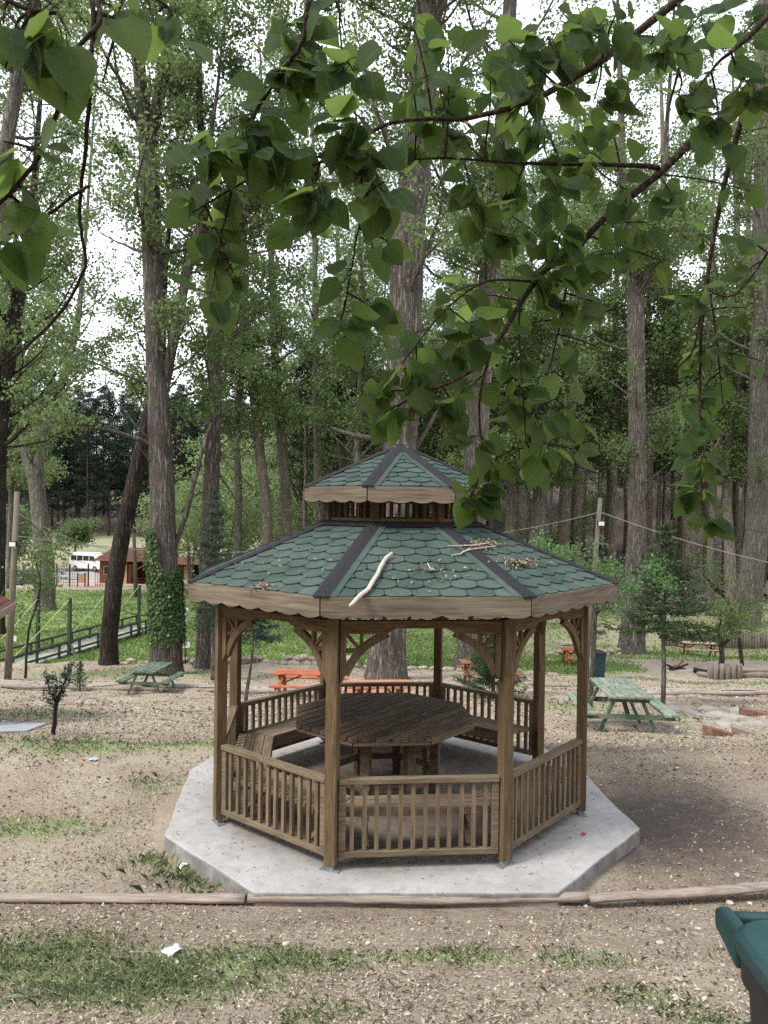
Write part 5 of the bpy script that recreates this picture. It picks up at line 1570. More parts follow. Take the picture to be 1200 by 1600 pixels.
cable('pale cable on the lower left leading to the kiosk corner', at(209, 892, 62), at(262, 852, 64), 0.2, m_wire, 0.025)

# ------------------------------------------------------------------ paved areas, road, paths
def poly_at(l): return [(at(px, 800, d).x, d) for px, d in l]
def strip(name, pts, half, mat, label, lift=0.03):
    """ribbon that follows the ground"""
    mb = MB(); L_, R_ = [], []
    P = []
    for i in range(len(pts) - 1):
        for k in range(10): P.append(Vector(pts[i]).lerp(Vector(pts[i + 1]), k / 10))
    P.append(Vector(pts[-1]))
    for i, p in enumerate(P):
        t = (P[min(i + 1, len(P) - 1)] - P[max(i - 1, 0)]).normalized()
        n = Vector((-t.y, t.x))
        for s, arr in ((1, L_), (-1, R_)):
            q = p + n * half * s
            arr.append((q.x, q.y, gz(q.x, q.y) + lift))
    v = L_ + R_; m = len(L_)
    f = [(i, m + i, m + i + 1, i + 1) for i in range(m - 1)]
    return struct(mb.add(v, f).build(name, mat), label)
strip('road', [(-120, 92), (-60, 93), (-34, 92), (-10, 99), (10, 106)], 4.6, m_asphalt, 'pale asphalt road beyond the lawn at the left', 0.05)
sheet('paved_yard', poly_at([(118, 75), (262, 62), (262, 84), (118, 86)]), m_paving, 'pink paved yard in front of the brown kiosk', 0.10, 0.8)
strip('forest_path', [(14, 60), (30, 60), (44, 62)], 1.0, m_paving, 'reddish path at the foot of the forest on the right', 0.06)
strip('gravel_path', [(-26, 26.0), (-8, 25.6), (2, 25.0), (10, 22.3), (22, 21.5)], 0.5, m_gravel, 'grey gravel path crossing behind the gazebo', 0.02)
sheet('concrete_path', poly_at([(-80, 14.0), (78, 13.6), (44, 11.9), (-80, 11.4)]), m_path, 'grey concrete path end at the left edge', 0.03, 0.3)

# ------------------------------------------------------------------ logs, walls, stakes, stones
def log_obj(name, label, a, b, r, mat=m_log, group=None, flat=1.0, seed=1):
    rng = random.Random(seed)
    a, b = Vector(a), Vector(b)
    n_ = max(10, int((b - a).length / .12))
    pts = [a.lerp(b, i / n_) + Vector((0, (rng.uniform(-.06, .06) + .3 * math.sin(i * .21 + seed)) * r, (rng.uniform(-.05, .05) + .18 * math.sin(i * .33 + 2 * seed)) * r)) for i in range(n_ + 1)]
    base = pts[0]
    o = MB().tube([p - base for p in pts], [r * (rng.uniform(0.95, 1.04) + .06 * math.sin(i * .4 + seed)) for i in range(n_ + 1)], 12, rough=0.10, rng=rng).build(name, mat, smooth=True)
    o.location = base
    if 'front' in (group or ''): o.scale = (1, 1.25, .72)
    return tag(o, label, 'log', group)
def gp(px, py):
    d = gy_of(px, py); p = at(px, py, d); return Vector((p.x, p.y, gz(p.x, p.y)))
a, b = plane(-40, 1400, -0.065), plane(383, 1403, -0.065)
log_obj('edging_log', 'weathered split log edging left of the slab front', a + Vector((0, 0, -.01)), b, 0.042, m_log_pale, 'log edging in front of the gazebo', seed=2)
a, b = plane(388, 1402, -0.06), plane(925, 1405, -0.065)
log_obj('edging_log', 'grey log edging right along the slab front', a, b, 0.048, m_log_pale, 'log edging in front of the gazebo', seed=3)
a, b = plane(920, 1404, -0.05), plane(1260, 1386, -0.04)
log_obj('edging_log', 'thick log edging behind the near wheelie bin', a, b, 0.043, m_log_pale, 'log edging in front of the gazebo', seed=4)
for i, (p0, p1, lab) in enumerate([((-20, 24.6), (250, 24.4), 'long pale edging log along the path by the green picnic table'), ((258, 24.4), (470, 24.0), 'dark edging log behind the left side of the gazebo'),
        ((1010, 20.4), (1260, 20.2), 'straight pale edging log right of the spruce'), ((640, 24.6), (1000, 21.0), 'long edging log behind the right side of the gazebo')]):
    log_obj('edging_log', lab, G(*p0) + Vector((0, 0, .05)), G(*p1) + Vector((0, 0, .05)), 0.06, m_log_pale if i in (0, 2) else m_log, 'edging logs along the path', seed=10 + i)

def rock_mesh(seed, sx, sy, sz, mat, name='stone', sub=2):
    import bmesh
    rng = random.Random(seed)
    bm = bmesh.new()
    bmesh.ops.create_icosphere(bm, subdivisions=sub, radius=0.5)
    k = [Vector((rng.uniform(-1, 1), rng.uniform(-1, 1), rng.uniform(-1, 1))).normalized() for _ in range(7)]
    c = [rng.uniform(0.30, 0.44) for _ in range(7)]
    for v in bm.verts:
        for kk, cc in zip(k, c):
            e = v.co.dot(kk)
            if e > cc: v.co -= kk * (e - cc)
        v.co += Vector((rng.uniform(-1, 1), rng.uniform(-1, 1), rng.uniform(-1, 1))) * 0.012
        v.co.x *= sx; v.co.y *= sy; v.co.z *= sz
    me = bpy.data.meshes.new(name); bm.to_mesh(me); bm.free()
    me.materials.append(mat)
    return me
wall_rocks = [rock_mesh(400 + i, 1, 0.8, 0.55, m_rock) for i in range(6)]
def stone_wall(label, pts, courses, s, seed):
    rng = random.Random(seed)
    base = Vector((pts[0][0], pts[0][1], gz(*pts[0][:2])))
    t = thing('stone_wall', label, 'wall', base)
    for i in range(len(pts) - 1):
        a, b = Vector(pts[i]), Vector(pts[i + 1])
        L_ = (b - a).length
        n = int(L_ / (s * 1.0))
        for c in range(courses):
            for k in range(n):
                if c == courses - 1 and rng.random() < 0.2: continue
                p = a.lerp(b, (k + .5 * (c % 2) + rng.uniform(.1, .4)) / n)
                z = gz(p.x, p.y)
                sc = s * rng.uniform(0.9, 1.5)
                ob('stone', wall_rocks[rng.randrange(6)], t, Vector((p.x, p.y + rng.uniform(-.06, .06), z - 0.05 + (c + .5) * s * 0.5)) - base, (rng.uniform(-.15, .15), rng.uniform(-.15, .15), rng.uniform(-.3, .3)), (sc, sc * .8, sc * .9))
xs = lambda px, d: at(px, 800, d).x
stone_wall('low dry stone wall edging the lawn left of the gazebo', [(xs(178, 31.6), 31.6), (xs(262, 30.9), 30.9), (xs(460, 30.6), 30.6), (xs(590, 30.4), 30.4)], 2, 0.42, 5)
stone_wall('low stone wall edging the grass behind the right half of the gazebo', [(xs(640, 30.5), 30.5), (xs(720, 30.3), 30.3), (xs(880, 29.5), 29.5)], 1, 0.42, 6)
stone_wall('rough stone steps on the dry slope right of the gazebo roof', [(xs(860, 42), 42), (xs(985, 44), 44)], 2, 0.5, 7)
stone_wall('upper row of rough stones on the dry slope behind the spruce', [(xs(880, 47), 47), (xs(1000, 50), 50)], 1, 0.55, 8)

def stakes(name, label, pts, h, r, cat, joined=True, seed=1, taper=0.0):
    rng = random.Random(seed)
    base = Vector((pts[0][0], pts[0][1], gz(*pts[0][:2])))
    t = thing(name, label, cat, base)
    ms = [MB().tube([(0, 0, -0.25), (0.01, 0, h * 0.5), (0, 0, h)], [r, r * 1.03, r * 0.97], 9, rough=0.05, rng=rng).mesh('stake', m_stake, True) for _ in range(4)]
    for i in range(len(pts) - 1):
        a, b = Vector(pts[i]), Vector(pts[i + 1])
        n = max(1, int((b - a).length / (2 * r * 0.97)))
        for k in range(n):
            p = a.lerp(b, (k + .5) / n)
            ob('stake', ms[rng.randrange(4)], t, Vector((p.x, p.y, gz(p.x, p.y) + rng.uniform(-.06, .05))) - base, (rng.uniform(-.03, .03), rng.uniform(-.03, .03), rng.uniform(0, 6)))
    return t
stakes('stake_wall', 'long retaining wall of upright log stakes below the slanting poplar', [(xs(1040, 47.4), 47.4), (xs(1120, 47.2), 47.2), (xs(1230, 47.2), 47.2)], 0.95, 0.085, 'wall', seed=3)
cpl = G(1136, 28.6)
ring = [(cpl.x + 0.52 * math.cos(a), cpl.y + 0.52 * math.sin(a)) for a in np.linspace(0, 2 * PI, 17)]
stakes('log_planter', 'round planter ring of short upright log stakes at the right', ring, 0.52, 0.098, 'planter', seed=4)
log_obj('resting_log', 'pale log lying on the ground right of the log planter', G(1160, 29) + Vector((0, 0, .28)), G(1260, 29.5) + Vector((0, 0, .32)), 0.10, m_log_pale, seed=30)
log_obj('resting_log', 'dark log lying under the pale one right of the log planter', G(1160, 28.8) + Vector((0, 0, .1)), G(1260, 29.2) + Vector((0, 0, .12)), 0.11, m_log, seed=31)
log_obj('resting_log', 'short pale log lying left of the log planter', G(1095, 29.5) + Vector((0, 0, .08)), G(1120, 28.6) + Vector((0, 0, .1)), 0.09, m_log_pale, seed=32)
log_obj('resting_log', 'charred log lying across the ground left of the log planter', G(1088, 30.4) + Vector((0, 0, .12)), G(1122, 30.2) + Vector((0, 0, .14)), 0.10, m_char, seed=33)
fp = G(1058, 33)
t = thing('fire_pit', 'ash heap with charred sticks on the bare earth behind the spruce stem', 'fire pit', fp)
ob('ash_heap', rock_mesh(500, 1.9, 1.2, 0.22, m_ash, 'ash_heap', 3), t, (0.1, 0, 0.02))
rngf = random.Random(8)
for k in range(8):
    a = rngf.uniform(0, 6.28)
    MB().tube([(math.cos(a) * .05 + rngf.uniform(-.3, .5), math.sin(a) * .05, .1), (math.cos(a) * .45 + .1, math.sin(a) * .3, .15 + rngf.uniform(0, .3))], [.05, .04], 6).build('charred_stick', m_char if k < 5 else m_brown_paint, t)
fp2 = G(1120, 66)
ob2 = ob('ash_patch', rock_mesh(501, 2.2, 1.2, 0.5, m_char, 'ash_patch', 3), None, fp2)
tag(ob2, 'black burnt heap on the ground beside the curved slim poplar', 'fire pit')

# wedge blocks and flagstones at the right
def wedge(label, px, py, rz, l, w, h, mat):
    p = gp(px, py)
    o = MB().plate([(-l/2, -w/2, -.05), (l/2, -w/2, -.05), (l/2, -w/2, h * .35), (-l/2, -w/2, h)], (0, w, 0)).build('wedge_block', mat, bevel=0.012)
    o.location = p; o.rotation_euler = (0, 0, rz)
    return tag(o, label, 'block', 'wedge blocks by the flagstones')
wedge('reddish wedge block lying left of the dark one on the bare ground', 1122, 1150, 0.2, 0.42, 0.26, 0.17, m_brick)
wedge('dark reddish wedge block right of the lighter one', 1160, 1147, -0.35, 0.34, 0.2, 0.15, m_log)
wedge('broad reddish wedge block further back near the right edge', 1178, 1118, 0.1, 0.5, 0.3, 0.16, m_brick)
rngp = random.Random(9)
fl = thing('flagstone_paving', 'crazy paved pale flagstones on the ground at the right', 'paving', gp(1130, 1120))
for (px, py) in [(1085, 1108), (1110, 1112), (1138, 1113), (1165, 1117), (1095, 1120), (1122, 1123), (1150, 1127), (1180, 1128), (1115, 1131), (1142, 1135), (1190, 1137), (1060, 1112), (1045, 1098), (1030, 1090), (1022, 1083)]:
    p = gp(px, py)
    n = rngp.randrange(5, 8); r = rngp.uniform(.24, .34)
    poly = [(r * rngp.uniform(.8, 1.15) * math.cos(a) * 1.2, r * rngp.uniform(.8, 1.15) * math.sin(a)) for a in np.linspace(0, 2 * PI, n, endpoint=False)]
    o = MB().prism(poly, -0.05, 0.022).build('flagstone', m_flag, fl, bevel=0.006)
    o.location = p - fl.location
    o.rotation_euler = (-0.16, 0, rngp.uniform(0, 6))
# stones in the foreground
st_ms = [rock_mesh(600 + i, 1, .8, .6, m_stone) for i in range(5)]
STN = [(890, 1410, .075, 'round pale stone right of the slab front beside the edging log'), (502, 1414, .05, 'small white stone in the dirt before the left part of the slab'), (645, 1455, .055, 'white stone in the bare dirt in the middle foreground'),
       (1031, 1474, .06, 'white stone at the upper edge of the right foreground grass'), (1152, 1369, .085, 'flat white stone on the dark soil right of the slab'), (1140, 1413, .08, 'tan stone just behind the near wheelie bin'),
       (1092, 1455, .06, 'pale stone left of the near wheelie bin'), (1055, 1560, .06, 'tan stone in the grass beside the near wheelie bin'), (652, 1411, .045, 'left of two small white stones before the slab middle'), (668, 1410, .04, 'right of two small white stones before the slab middle'),
       (915, 1416, .05, 'small cream stone left of the thick edging log'), (1172, 1412, .06, 'cream stone by the bin handle'), (820, 1392, .06, 'round brown pine cone like stone on the edging log'), (575, 1475, .05, 'long white chip of stone in front of the dirt strip'), (830, 1443, .05, 'small white stone right of the middle dirt'),
       (836, 1498, .06, 'brown stone in the thin grass right of the middle'), (445, 1478, .07, 'dark grey stone at the upper edge of the foreground grass')]
for i, (px, py, s, lab) in enumerate(STN):
    p = gp(px, py)
    if px == 820: p = Vector((p.x, p.y, 0.07))
    o = ob('stone', st_ms[i % 5], None, p + Vector((0, 0, s * .12)), (RNG.uniform(-.2, .2), RNG.uniform(-.2, .2), RNG.uniform(0, 6)), (s, s * .8, s * .75))
    tag(o, lab, 'stone', 'loose stones in the foreground')
def crumple(name, label, px, py, s, mat, cat, z=None, seed=1):
    rng = random.Random(seed)
    p = gp(px, py) if z is None else plane(px, py, z)
    n = 5; v = []; f = []
    for j in range(n):
        for i in range(n): v.append(((i - 2) * s / 4 + rng.uniform(-.05, .05) * s, (j - 2) * s / 5, s * 0.12 + rng.uniform(0, .3) * s * (1 - abs(i - 2) / 4)))
    for j in range(n - 1):
        for i in range(n - 1): f.append((j*n+i, j*n+i+1, j*n+n+i+1, j*n+n+i))
    o = mesh_np(name, np.array(v), f, mat)
    o = ob(name, o, None, p, (0, 0, rng.uniform(0, 3)))
    return tag(o, label, cat)
crumple('crumpled_paper', 'crumpled white paper by the left front corner of the slab', 286, 1359, .10, m_paper, 'paper', seed=3)
crumple('crumpled_paper', 'crumpled white paper in the foreground grass', 269, 1489, .11, m_paper, 'paper', seed=4)
crumple('red_wrapper', 'tiny red wrapper on the right part of the slab', 912, 1304, .05, M_plain('red_wrapper', (.5, .02, .02), .5, .4, bump=0), 'litter', z=0.001, seed=5)
crumple('blue_wrapper', 'tiny light blue wrapper on the dry ground at the left', 146, 1190, .1, M_plain('blue_wrapper', (.35, .5, .75), .5, .4, bump=0), 'litter', seed=6)

# ------------------------------------------------------------------ things lying on the gazebo roof
Gm = Matrix.Translation(GC) @ Matrix.Rotation(GROT, 4, 'Z')
def roof_pt(px, py, k=0, w=0.03):
    f, L, hb, ht = roof_face(RE, ZE, RN + 0.06, ZN0 + 0.005)
    R4 = Gm @ Matrix.Rotation(k * PI / 4, 4, 'Z')
    a, b, c = R4 @ Vector(f(0, 0, w)), R4 @ Vector(f(1, 0, w)), R4 @ Vector(f(0, 1, w))
    n = (b - a).cross(c - a)
    d = at(px, py, 1.0) - Vector((0, 0, H))
    s = (a - Vector((0, 0, H))).dot(n) / d.dot(n)
    return Vector((0, 0, H)) + d * s
m_stick = M_wood('bare_stick', (0.30, 0.25, 0.20), (0.5, 0.44, 0.37), (0.62, 0.57, 0.50), grain=(8, 8, 8), var=0.05)
pts = [roof_pt(x, y, 0, w) for x, y, w in ((547, 947, .05), (562, 931, .045), (575, 921, .04), (583, 908, .04), (590, 897, .04), (597, 882, .045), (604, 871, .045), (613, 864, .05))]
o = MB().tube([p - pts[0] for p in smooth_path(pts, [1] * 8, sub=3)[0]], [r for r in smooth_path(pts, [.014, .019, .018, .020, .018, .018, .016, .012], sub=3)[1]], 9, rough=0.16).build('fallen_stick', m_stick, smooth=True)
o.location = pts[0]
tag(o, 'thick pale bare stick lying on the front slope of the gazebo roof', 'stick')
def debris(label, px, py, rx, ry, n, k, seed):
    rng = np.random.default_rng(seed)
    c0 = roof_pt(px, py, k, 0.02)
    C = []
    for i in range(n):
        r, a = abs(rng.normal()) * 0.5, rng.uniform(0, 6.28)
        hgt = 0.022 + 0.03 * max(0, 1 - r) * rng.random()
        C.append(roof_pt(px + rx * r * math.cos(a), py + ry * r * math.sin(a), k, hgt) - c0)
    v, f = leaf_cards(np.array(C), 0.032, 0.5, 1.0, rng)
    o = ob('leaf_litter', mesh_np('leaf_litter', v, f, m_chips), None, c0)
    return stuff(o, label, 'litter')
debris('heap of dry twigs and seeds on the front right hip of the roof', 757, 851, 32, 10, 420, 1, 1)
debris('heap of dry seeds on the right slope of the roof', 812, 879, 34, 8, 380, 1, 2)
debris('small heap of dry seeds at the left eave of the roof', 412, 914, 18, 6, 160, -1, 3)
debris('scattered dry bits on the left slope of the roof', 450, 880, 120, 40, 60, -1, 4)
debris('scattered dry bits on the front slope of the roof', 670, 890, 120, 40, 90, 0, 5)
tw = MB()
for a_, b_, c_ in (((700, 853), (740, 852), (765, 848)), ((722, 862), (738, 858), (775, 853)), ((705, 868), (718, 866), (735, 856)), ((668, 880), (672, 888), (680, 890))):
    P = [roof_pt(x, y, 0, .035) for x, y in (a_, b_, c_)]
    tw.tube([p - GC for p in P], [.004, .006, .004], 5)
stuff(tw.build('twig_litter', m_stick, loc=GC), 'thin dry twigs lying on the right part of the front roof slope', 'litter')

# ------------------------------------------------------------------ second gazebo roof corner at the left edge
c2 = at(17, 962, 13.5)
g2 = thing('neighbouring_gazebo', 'corner of a red-brown shingled gazebo roof at the left edge', 'gazebo', (c2.x - 2.5, 13.9, gz(c2.x - 2.5, 13.9)), 0.25)
hz2 = c2.z - g2.location.z
f2, L2, hb2, ht2 = roof_face(2.2, hz2, 0.02, hz2 + 1.35)
mb = MB()
for k in range(8):
    m = Matrix.Rotation(k * PI / 4, 3, 'Z')
    pts = [m @ Vector(f2(-hb2, 0, 0)), m @ Vector(f2(hb2, 0, 0)), m @ Vector(f2(0, L2, 0))]
    mb.plate(pts, (0, 0, -0.03))
r2 = mb.build('roof', m_deck, g2)
sh2 = shingle_meshes(2.2, hz2, 0.02, hz2 + 1.35, 0.2, 0.135, 0.03, 0.02, m_shin_red)
stuff(ob('shingle_field', join_meshes('shingle_field', m_shin_red, sh2, [k * PI / 4 for k in range(8)]), r2))
fb2 = MB().box((0, -2.2 * C22 - 0.012, hz2 - 0.05), (2 * hb2, 0.026, 0.13)).mesh('fascia_board', m_log)
for k in range(8):
    ob('fascia_board', fb2, g2, rot=(0, 0, k * PI / 4))
    a = k * PI / 4 + PI / 8
    ob('post', MB().box((0, 0, hz2 / 2 - .05), (.1, .1, hz2)).mesh('post', m_post), g2, (1.88 * math.cos(a), 1.88 * math.sin(a), 0))

# ------------------------------------------------------------------ kiosk, van, cars, fence
kp = G(198, 80)
ki = thing('kiosk', 'small brown wooden kiosk with red roof and open porch behind the trees', 'kiosk', kp, -0.12)
wd, dp_, hh = 5.4, 4.0, 2.35
wl_ = MB()
for i in range(15):
    z = hh * (i + .5) / 15
    wl_.box((-1.3, 2.0, z), (2.7, dp_ * .9, hh / 15 - 0.015))
wl_.build('log_wall', m_kiosk, ki)['kind'] = 'stuff'
MB().box((1.4, 3.4, hh / 2), (2.9, 0.12, hh)).build('porch_back_wall', m_kiosk, ki)
MB().box((0.06, 0.9, 1.0), (0.05, 0.9, 2.0)).build('door', m_kiosk_pale, ki)
MB().box((-0.4, 0.16, 1.0), (0.8, 0.05, 2.0)).build('door', m_kiosk_pale, ki)
w_ = MB().box((-1.8, 0.17, 1.45), (0.9, 0.05, 0.8)).build('window', m_kiosk_pale, ki)
MB().box((-1.8, 0.14, 1.45), (0.74, 0.03, 0.64)).build('pane', m_glass, w_)
for x in (0.9, 2.7): MB().box((x, 0.1, hh / 2), (0.13, 0.13, hh)).build('porch_post', m_kiosk_pale, ki)
MB().box((0, 1.9, 0.03), (5.6, 4.2, 0.1)).build('floor', m_flag, ki)
rf = MB()
rf.add([(-3.1, -.5, hh), (3.1, -.5, hh), (3.1, 4.3, hh), (-3.1, 4.3, hh), (-2.0, 1.9, hh + 1.15), (2.0, 1.9, hh + 1.15)], [(0, 1, 5, 4), (1, 2, 5), (2, 3, 4, 5), (3, 0, 4), (3, 2, 1, 0)])
rf.build('roof', m_shin_red, ki)
picnic_table('orange picnic table under the kiosk porch', kp + Vector((1.45, 1.6, 0.05)), 0.1, m_orange_paint, m_orange_paint, 1.7)

ki.scale = (1.12, 1.0, 1.12)
k2 = copy_tree(ki)
k2.location = G(300, 88); k2.scale = (1.0, .8, .72); k2.rotation_euler = (0, 0, .1)
tag(k2, 'low reddish roofed shelter showing right of the ivy covered poplar', 'shelter')
def loft_profile(sections, name, mat, parent, bevel=0.0):
    """car body: list of (x, [(y, z)...]) cross-sections joined along x"""
    mb = MB(); n = len(sections[0][1]); v = []; f = []
    for x, pr in sections: v += [(x, y, z) for y, z in pr]
    for i in range(len(sections) - 1):
        for k in range(n): f.append((i*n+k, i*n+(k+1) % n, (i+1)*n+(k+1) % n, (i+1)*n+k))
    f += [tuple(range(n))[::-1], tuple(range((len(sections)-1)*n, len(sections)*n))]
    return mb.add(v, f).build(name, mat, parent, smooth=False, bevel=bevel)
def wheel(parent, x, y, r):
    w = MB().tube([(x, y - .1, r), (x, y + .1, r)], r, 18).build('wheel', m_plastic_blk, parent)
    MB().tube([(x, y - .115, r), (x, y + .115, r)], r * .58, 14).build('hub_cap', m_metal, w)
def van(label, pos, rz):
    t = thing('minibus', label, 'van', pos, rz)
    def sec(w, z0, zs, zt, wt): return [(-w, z0), (w, z0), (w, zs), (wt, zt - .12), (wt * .85, zt), (-wt * .85, zt), (-wt, zt - .12), (-w, zs)]
    S = [(-2.45, sec(.78, .42, 1.2, 2.1, .70)), (-2.3, sec(.86, .3, 1.25, 2.27, .78)), (1.2, sec(.86, .3, 1.25, 2.32, .78)), (1.75, sec(.86, .3, 1.2, 2.0, .76)), (2.15, sec(.86, .3, 1.12, 1.45, .80)), (2.45, sec(.84, .32, .95, 1.12, .80)), (2.55, sec(.76, .42, .75, .92, .7))]
    b = loft_profile(S, 'body', m_white, t, 0.03)
    for s in (-1, 1):
        for x0, x1 in ((-2.1, -1.25), (-1.15, -.3), (-.2, .65)):
            MB().plate([(x0, s*.868, 1.3), (x1, s*.868, 1.3), (x1, s*.812, 1.92), (x0, s*.812, 1.92)], (0, s*.012, 0)).build('side_window', m_glass, t)
        MB().plate([(.75, s*.868, 1.3), (1.75, s*.868, 1.3), (1.42, s*.818, 1.88), (.75, s*.812, 1.92)], (0, s*.012, 0)).build('side_window', m_glass, t)
        for x in (-1.45, 1.6): wheel(t, x, s * .78, .33)
        MB().box((2.5, s * .58, .82), (.12, .3, .16)).build('headlight', m_lamp, t)
        MB().box((-2.46, s * .66, .95), (.06, .12, .4)).build('tail_light', M_red, t)
        MB().box((1.55, s * .98, 1.35), (.08, .14, .24)).build('mirror', m_plastic_blk, t)
    MB().plate([(1.38, -.7, 2.03 + .13), (1.38, .7, 2.03 + .13), (2.13, .74, 1.50), (2.13, -.74, 1.50)], (.05, 0, .04)).build('windscreen', m_glass, t)
    MB().box((2.53, 0, .5), (.14, 1.5, .2)).build('bumper', m_plastic_blk, t)
    return t
M_red = M_plain('tail_light_red', (.45, .02, .015), .3, .5, bump=0)
def car(label, pos, rz, col):
    t = thing('parked_car', label, 'car', pos, rz, 'cars parked by the lawn')
    m = M_plain('car_paint', col, .3, .5, 2, .05, 0)
    def sec(w, z0, z1): return [(-w, z0), (w, z0), (w, z1 - .1), (w * .93, z1), (-w * .93, z1), (-w, z1 - .1)]
    loft_profile([(-2.05, sec(.72, .35, .85)), (-1.95, sec(.82, .25, .95)), (-1.2, sec(.85, .22, .97)), (.9, sec(.85, .22, .93)), (1.75, sec(.82, .24, .82)), (2.05, sec(.7, .34, .66))], 'body', m, t, .03)
    def cab(w, z0, wt, zt): return [(-w, z0), (w, z0), (wt, zt - .05), (wt * .9, zt), (-wt * .9, zt), (-wt, zt - .05)]
    c = loft_profile([(-1.75, cab(.76, .93, .72, 1.0)), (-1.25, cab(.80, .93, .64, 1.40)), (-.2, cab(.80, .93, .64, 1.46)), (.35, cab(.80, .93, .64, 1.38)), (1.05, cab(.78, .90, .70, .97))], 'cabin', m, t, .02)
    for s in (-1, 1):
        for x0, x1, q0, q1 in ((-1.4, -.45, -1.18, -.45), (-.38, .75, -.38, .35)):
            MB().plate([(x0, s*.795, 1.0), (x1, s*.795, 1.0), (q1, s*.675, 1.33), (q0, s*.675, 1.33)], (0, s*.012, 0)).build('side_window', m_glass, t)
        for x in (-1.3, 1.3): wheel(t, x, s * .76, .3)
        MB().box((-2.02, s * .6, .78), (.1, .22, .16)).build('tail_light', M_red, t)
        MB().box((1.98, s * .56, .64), (.12, .26, .13)).build('headlight', m_lamp, t)
    MB().plate([(-1.74, -.6, 1.03), (-1.74, .6, 1.03), (-1.32, .58, 1.36), (-1.32, -.58, 1.36)], (-.03, 0, .02)).build('rear_window', m_glass, t)
    MB().plate([(1.02, -.62, 1.0), (1.02, .62, 1.0), (.42, .58, 1.37), (.42, -.58, 1.37)], (.03, 0, .02)).build('windscreen', m_glass, t)
    return t
vp = G(140, 99)
van('white minibus parked beside the brown kiosk', vp + Vector((0, 0, .06)), -0.35)
car('dark blue-grey car parked behind the lawn at the left', G(46, 79), 2.9, (.035, .045, .06))
car('silver-blue car cut off at the left picture edge', G(4, 80), 0.2, (.22, .27, .33))
fe = thing('wire_fence', 'black mesh fence with iron posts along the far edge of the lawn', 'fence', G(90, 75.5))
fp_ = [G(90, 75.5), G(139, 74.5), G(180, 74)]
for p in fp_[:2] + [G(52, 76.2), G(110, 75.2)]: MB().box(p - fe.location + Vector((0, 0, 1.0)), (.11, .11, 2.4)).build('post', m_iron, fe)
wm = MB()
for (a, b) in ((fp_[0], fp_[1]), (G(52, 76.2), fp_[0])):
    a_, b_ = a - fe.location, b - fe.location
    for i in range(7): wm.tube([a_ + Vector((0, 0, .15 + i * .26)), b_ + Vector((0, 0, .15 + i * .26))], .014, 4)
    for i in range(14): q = a_.lerp(b_, i / 14); wm.tube([q + Vector((0, 0, .1)), q + Vector((0, 0, 1.75))], .014, 4)
stuff(wm.build('wire_mesh', m_iron, fe))
gt = thing('iron_gate', 'small black barred gate beside the white minibus', 'gate', G(150, 74.3))
for i in range(9): MB().box((i * .24, 0, .7), (.035, .035, 1.4)).build('bar', m_iron, gt)
for z in (.15, 1.3): MB().box((.96, 0, z), (2.0, .045, .05)).build('rail', m_iron, gt)
nb_ = thing('notice_board', 'yellowish framed notice board at the end of the mesh fence', 'notice board', G(128, 73.8))
MB().box((0, 0, .85), (.62, .04, .8)).build('panel', m_kiosk_pale, nb_)
for x in (-.36, .36): MB().box((x, 0, .65), (.08, .08, 1.4)).build('post', m_iron, nb_)
for lab, px, d in (('small white sign on a stake left of the forked poplar', 293, 33), ('small white sign on a stake on the lawn behind the lamp pole', 22, 34)):
    sg = thing('small_sign', lab, 'sign', G(px, d))
    MB().box((0, 0, .35), (.03, .03, .75)).build('stake', m_iron, sg)
    MB().box((0, -.02, .72), (.34, .02, .24)).build('panel', m_white, sg)

# ------------------------------------------------------------------ people, far off
import bmesh
def person(label, pos, rz, joints, edges, cols, sc=1.0, root=0):
    t = thing('person', label, 'person', pos, rz)
    t.scale = (sc,) * 3
    for name, js, es, mat in cols:
        bm = bmesh.new()
        sl = bm.verts.layers.skin.verify()
        vs = {}
        for j in js:
            x, y, z, r = joints[j]
            v = bm.verts.new((x, y, z)); v[sl].radius = (r, r); vs[j] = v
        vs[js[0]][sl].use_root = True
        for a, b in es: bm.edges.new((vs[a], vs[b]))
        me = bpy.data.meshes.new(name); bm.to_mesh(me); bm.free(); me.materials.append(mat)
        o = ob(name, me, t)
        o.modifiers.new('skin', 'SKIN').use_smooth_shade = True
        s = o.modifiers.new('sub', 'SUBSURF'); s.levels = 1; s.render_levels = 1
    return t
m_skin = M_plain('skin', (.42, .25, .18), .6, .3, bump=0); m_hair = M_plain('dark_hair', (.02, .015, .012), .6, .3, bump=0)
m_shirt = M_plain('white_shirt', (.7, .72, .74), .8, .2, bump=0); m_jean = M_plain('blue_jeans', (.05, .11, .3), .85, .2, bump=0); m_grey = M_plain('grey_trousers', (.4, .41, .43), .85, .2, bump=0); m_blk = M_plain('black_top', (.02, .02, .022), .85, .2, bump=0)
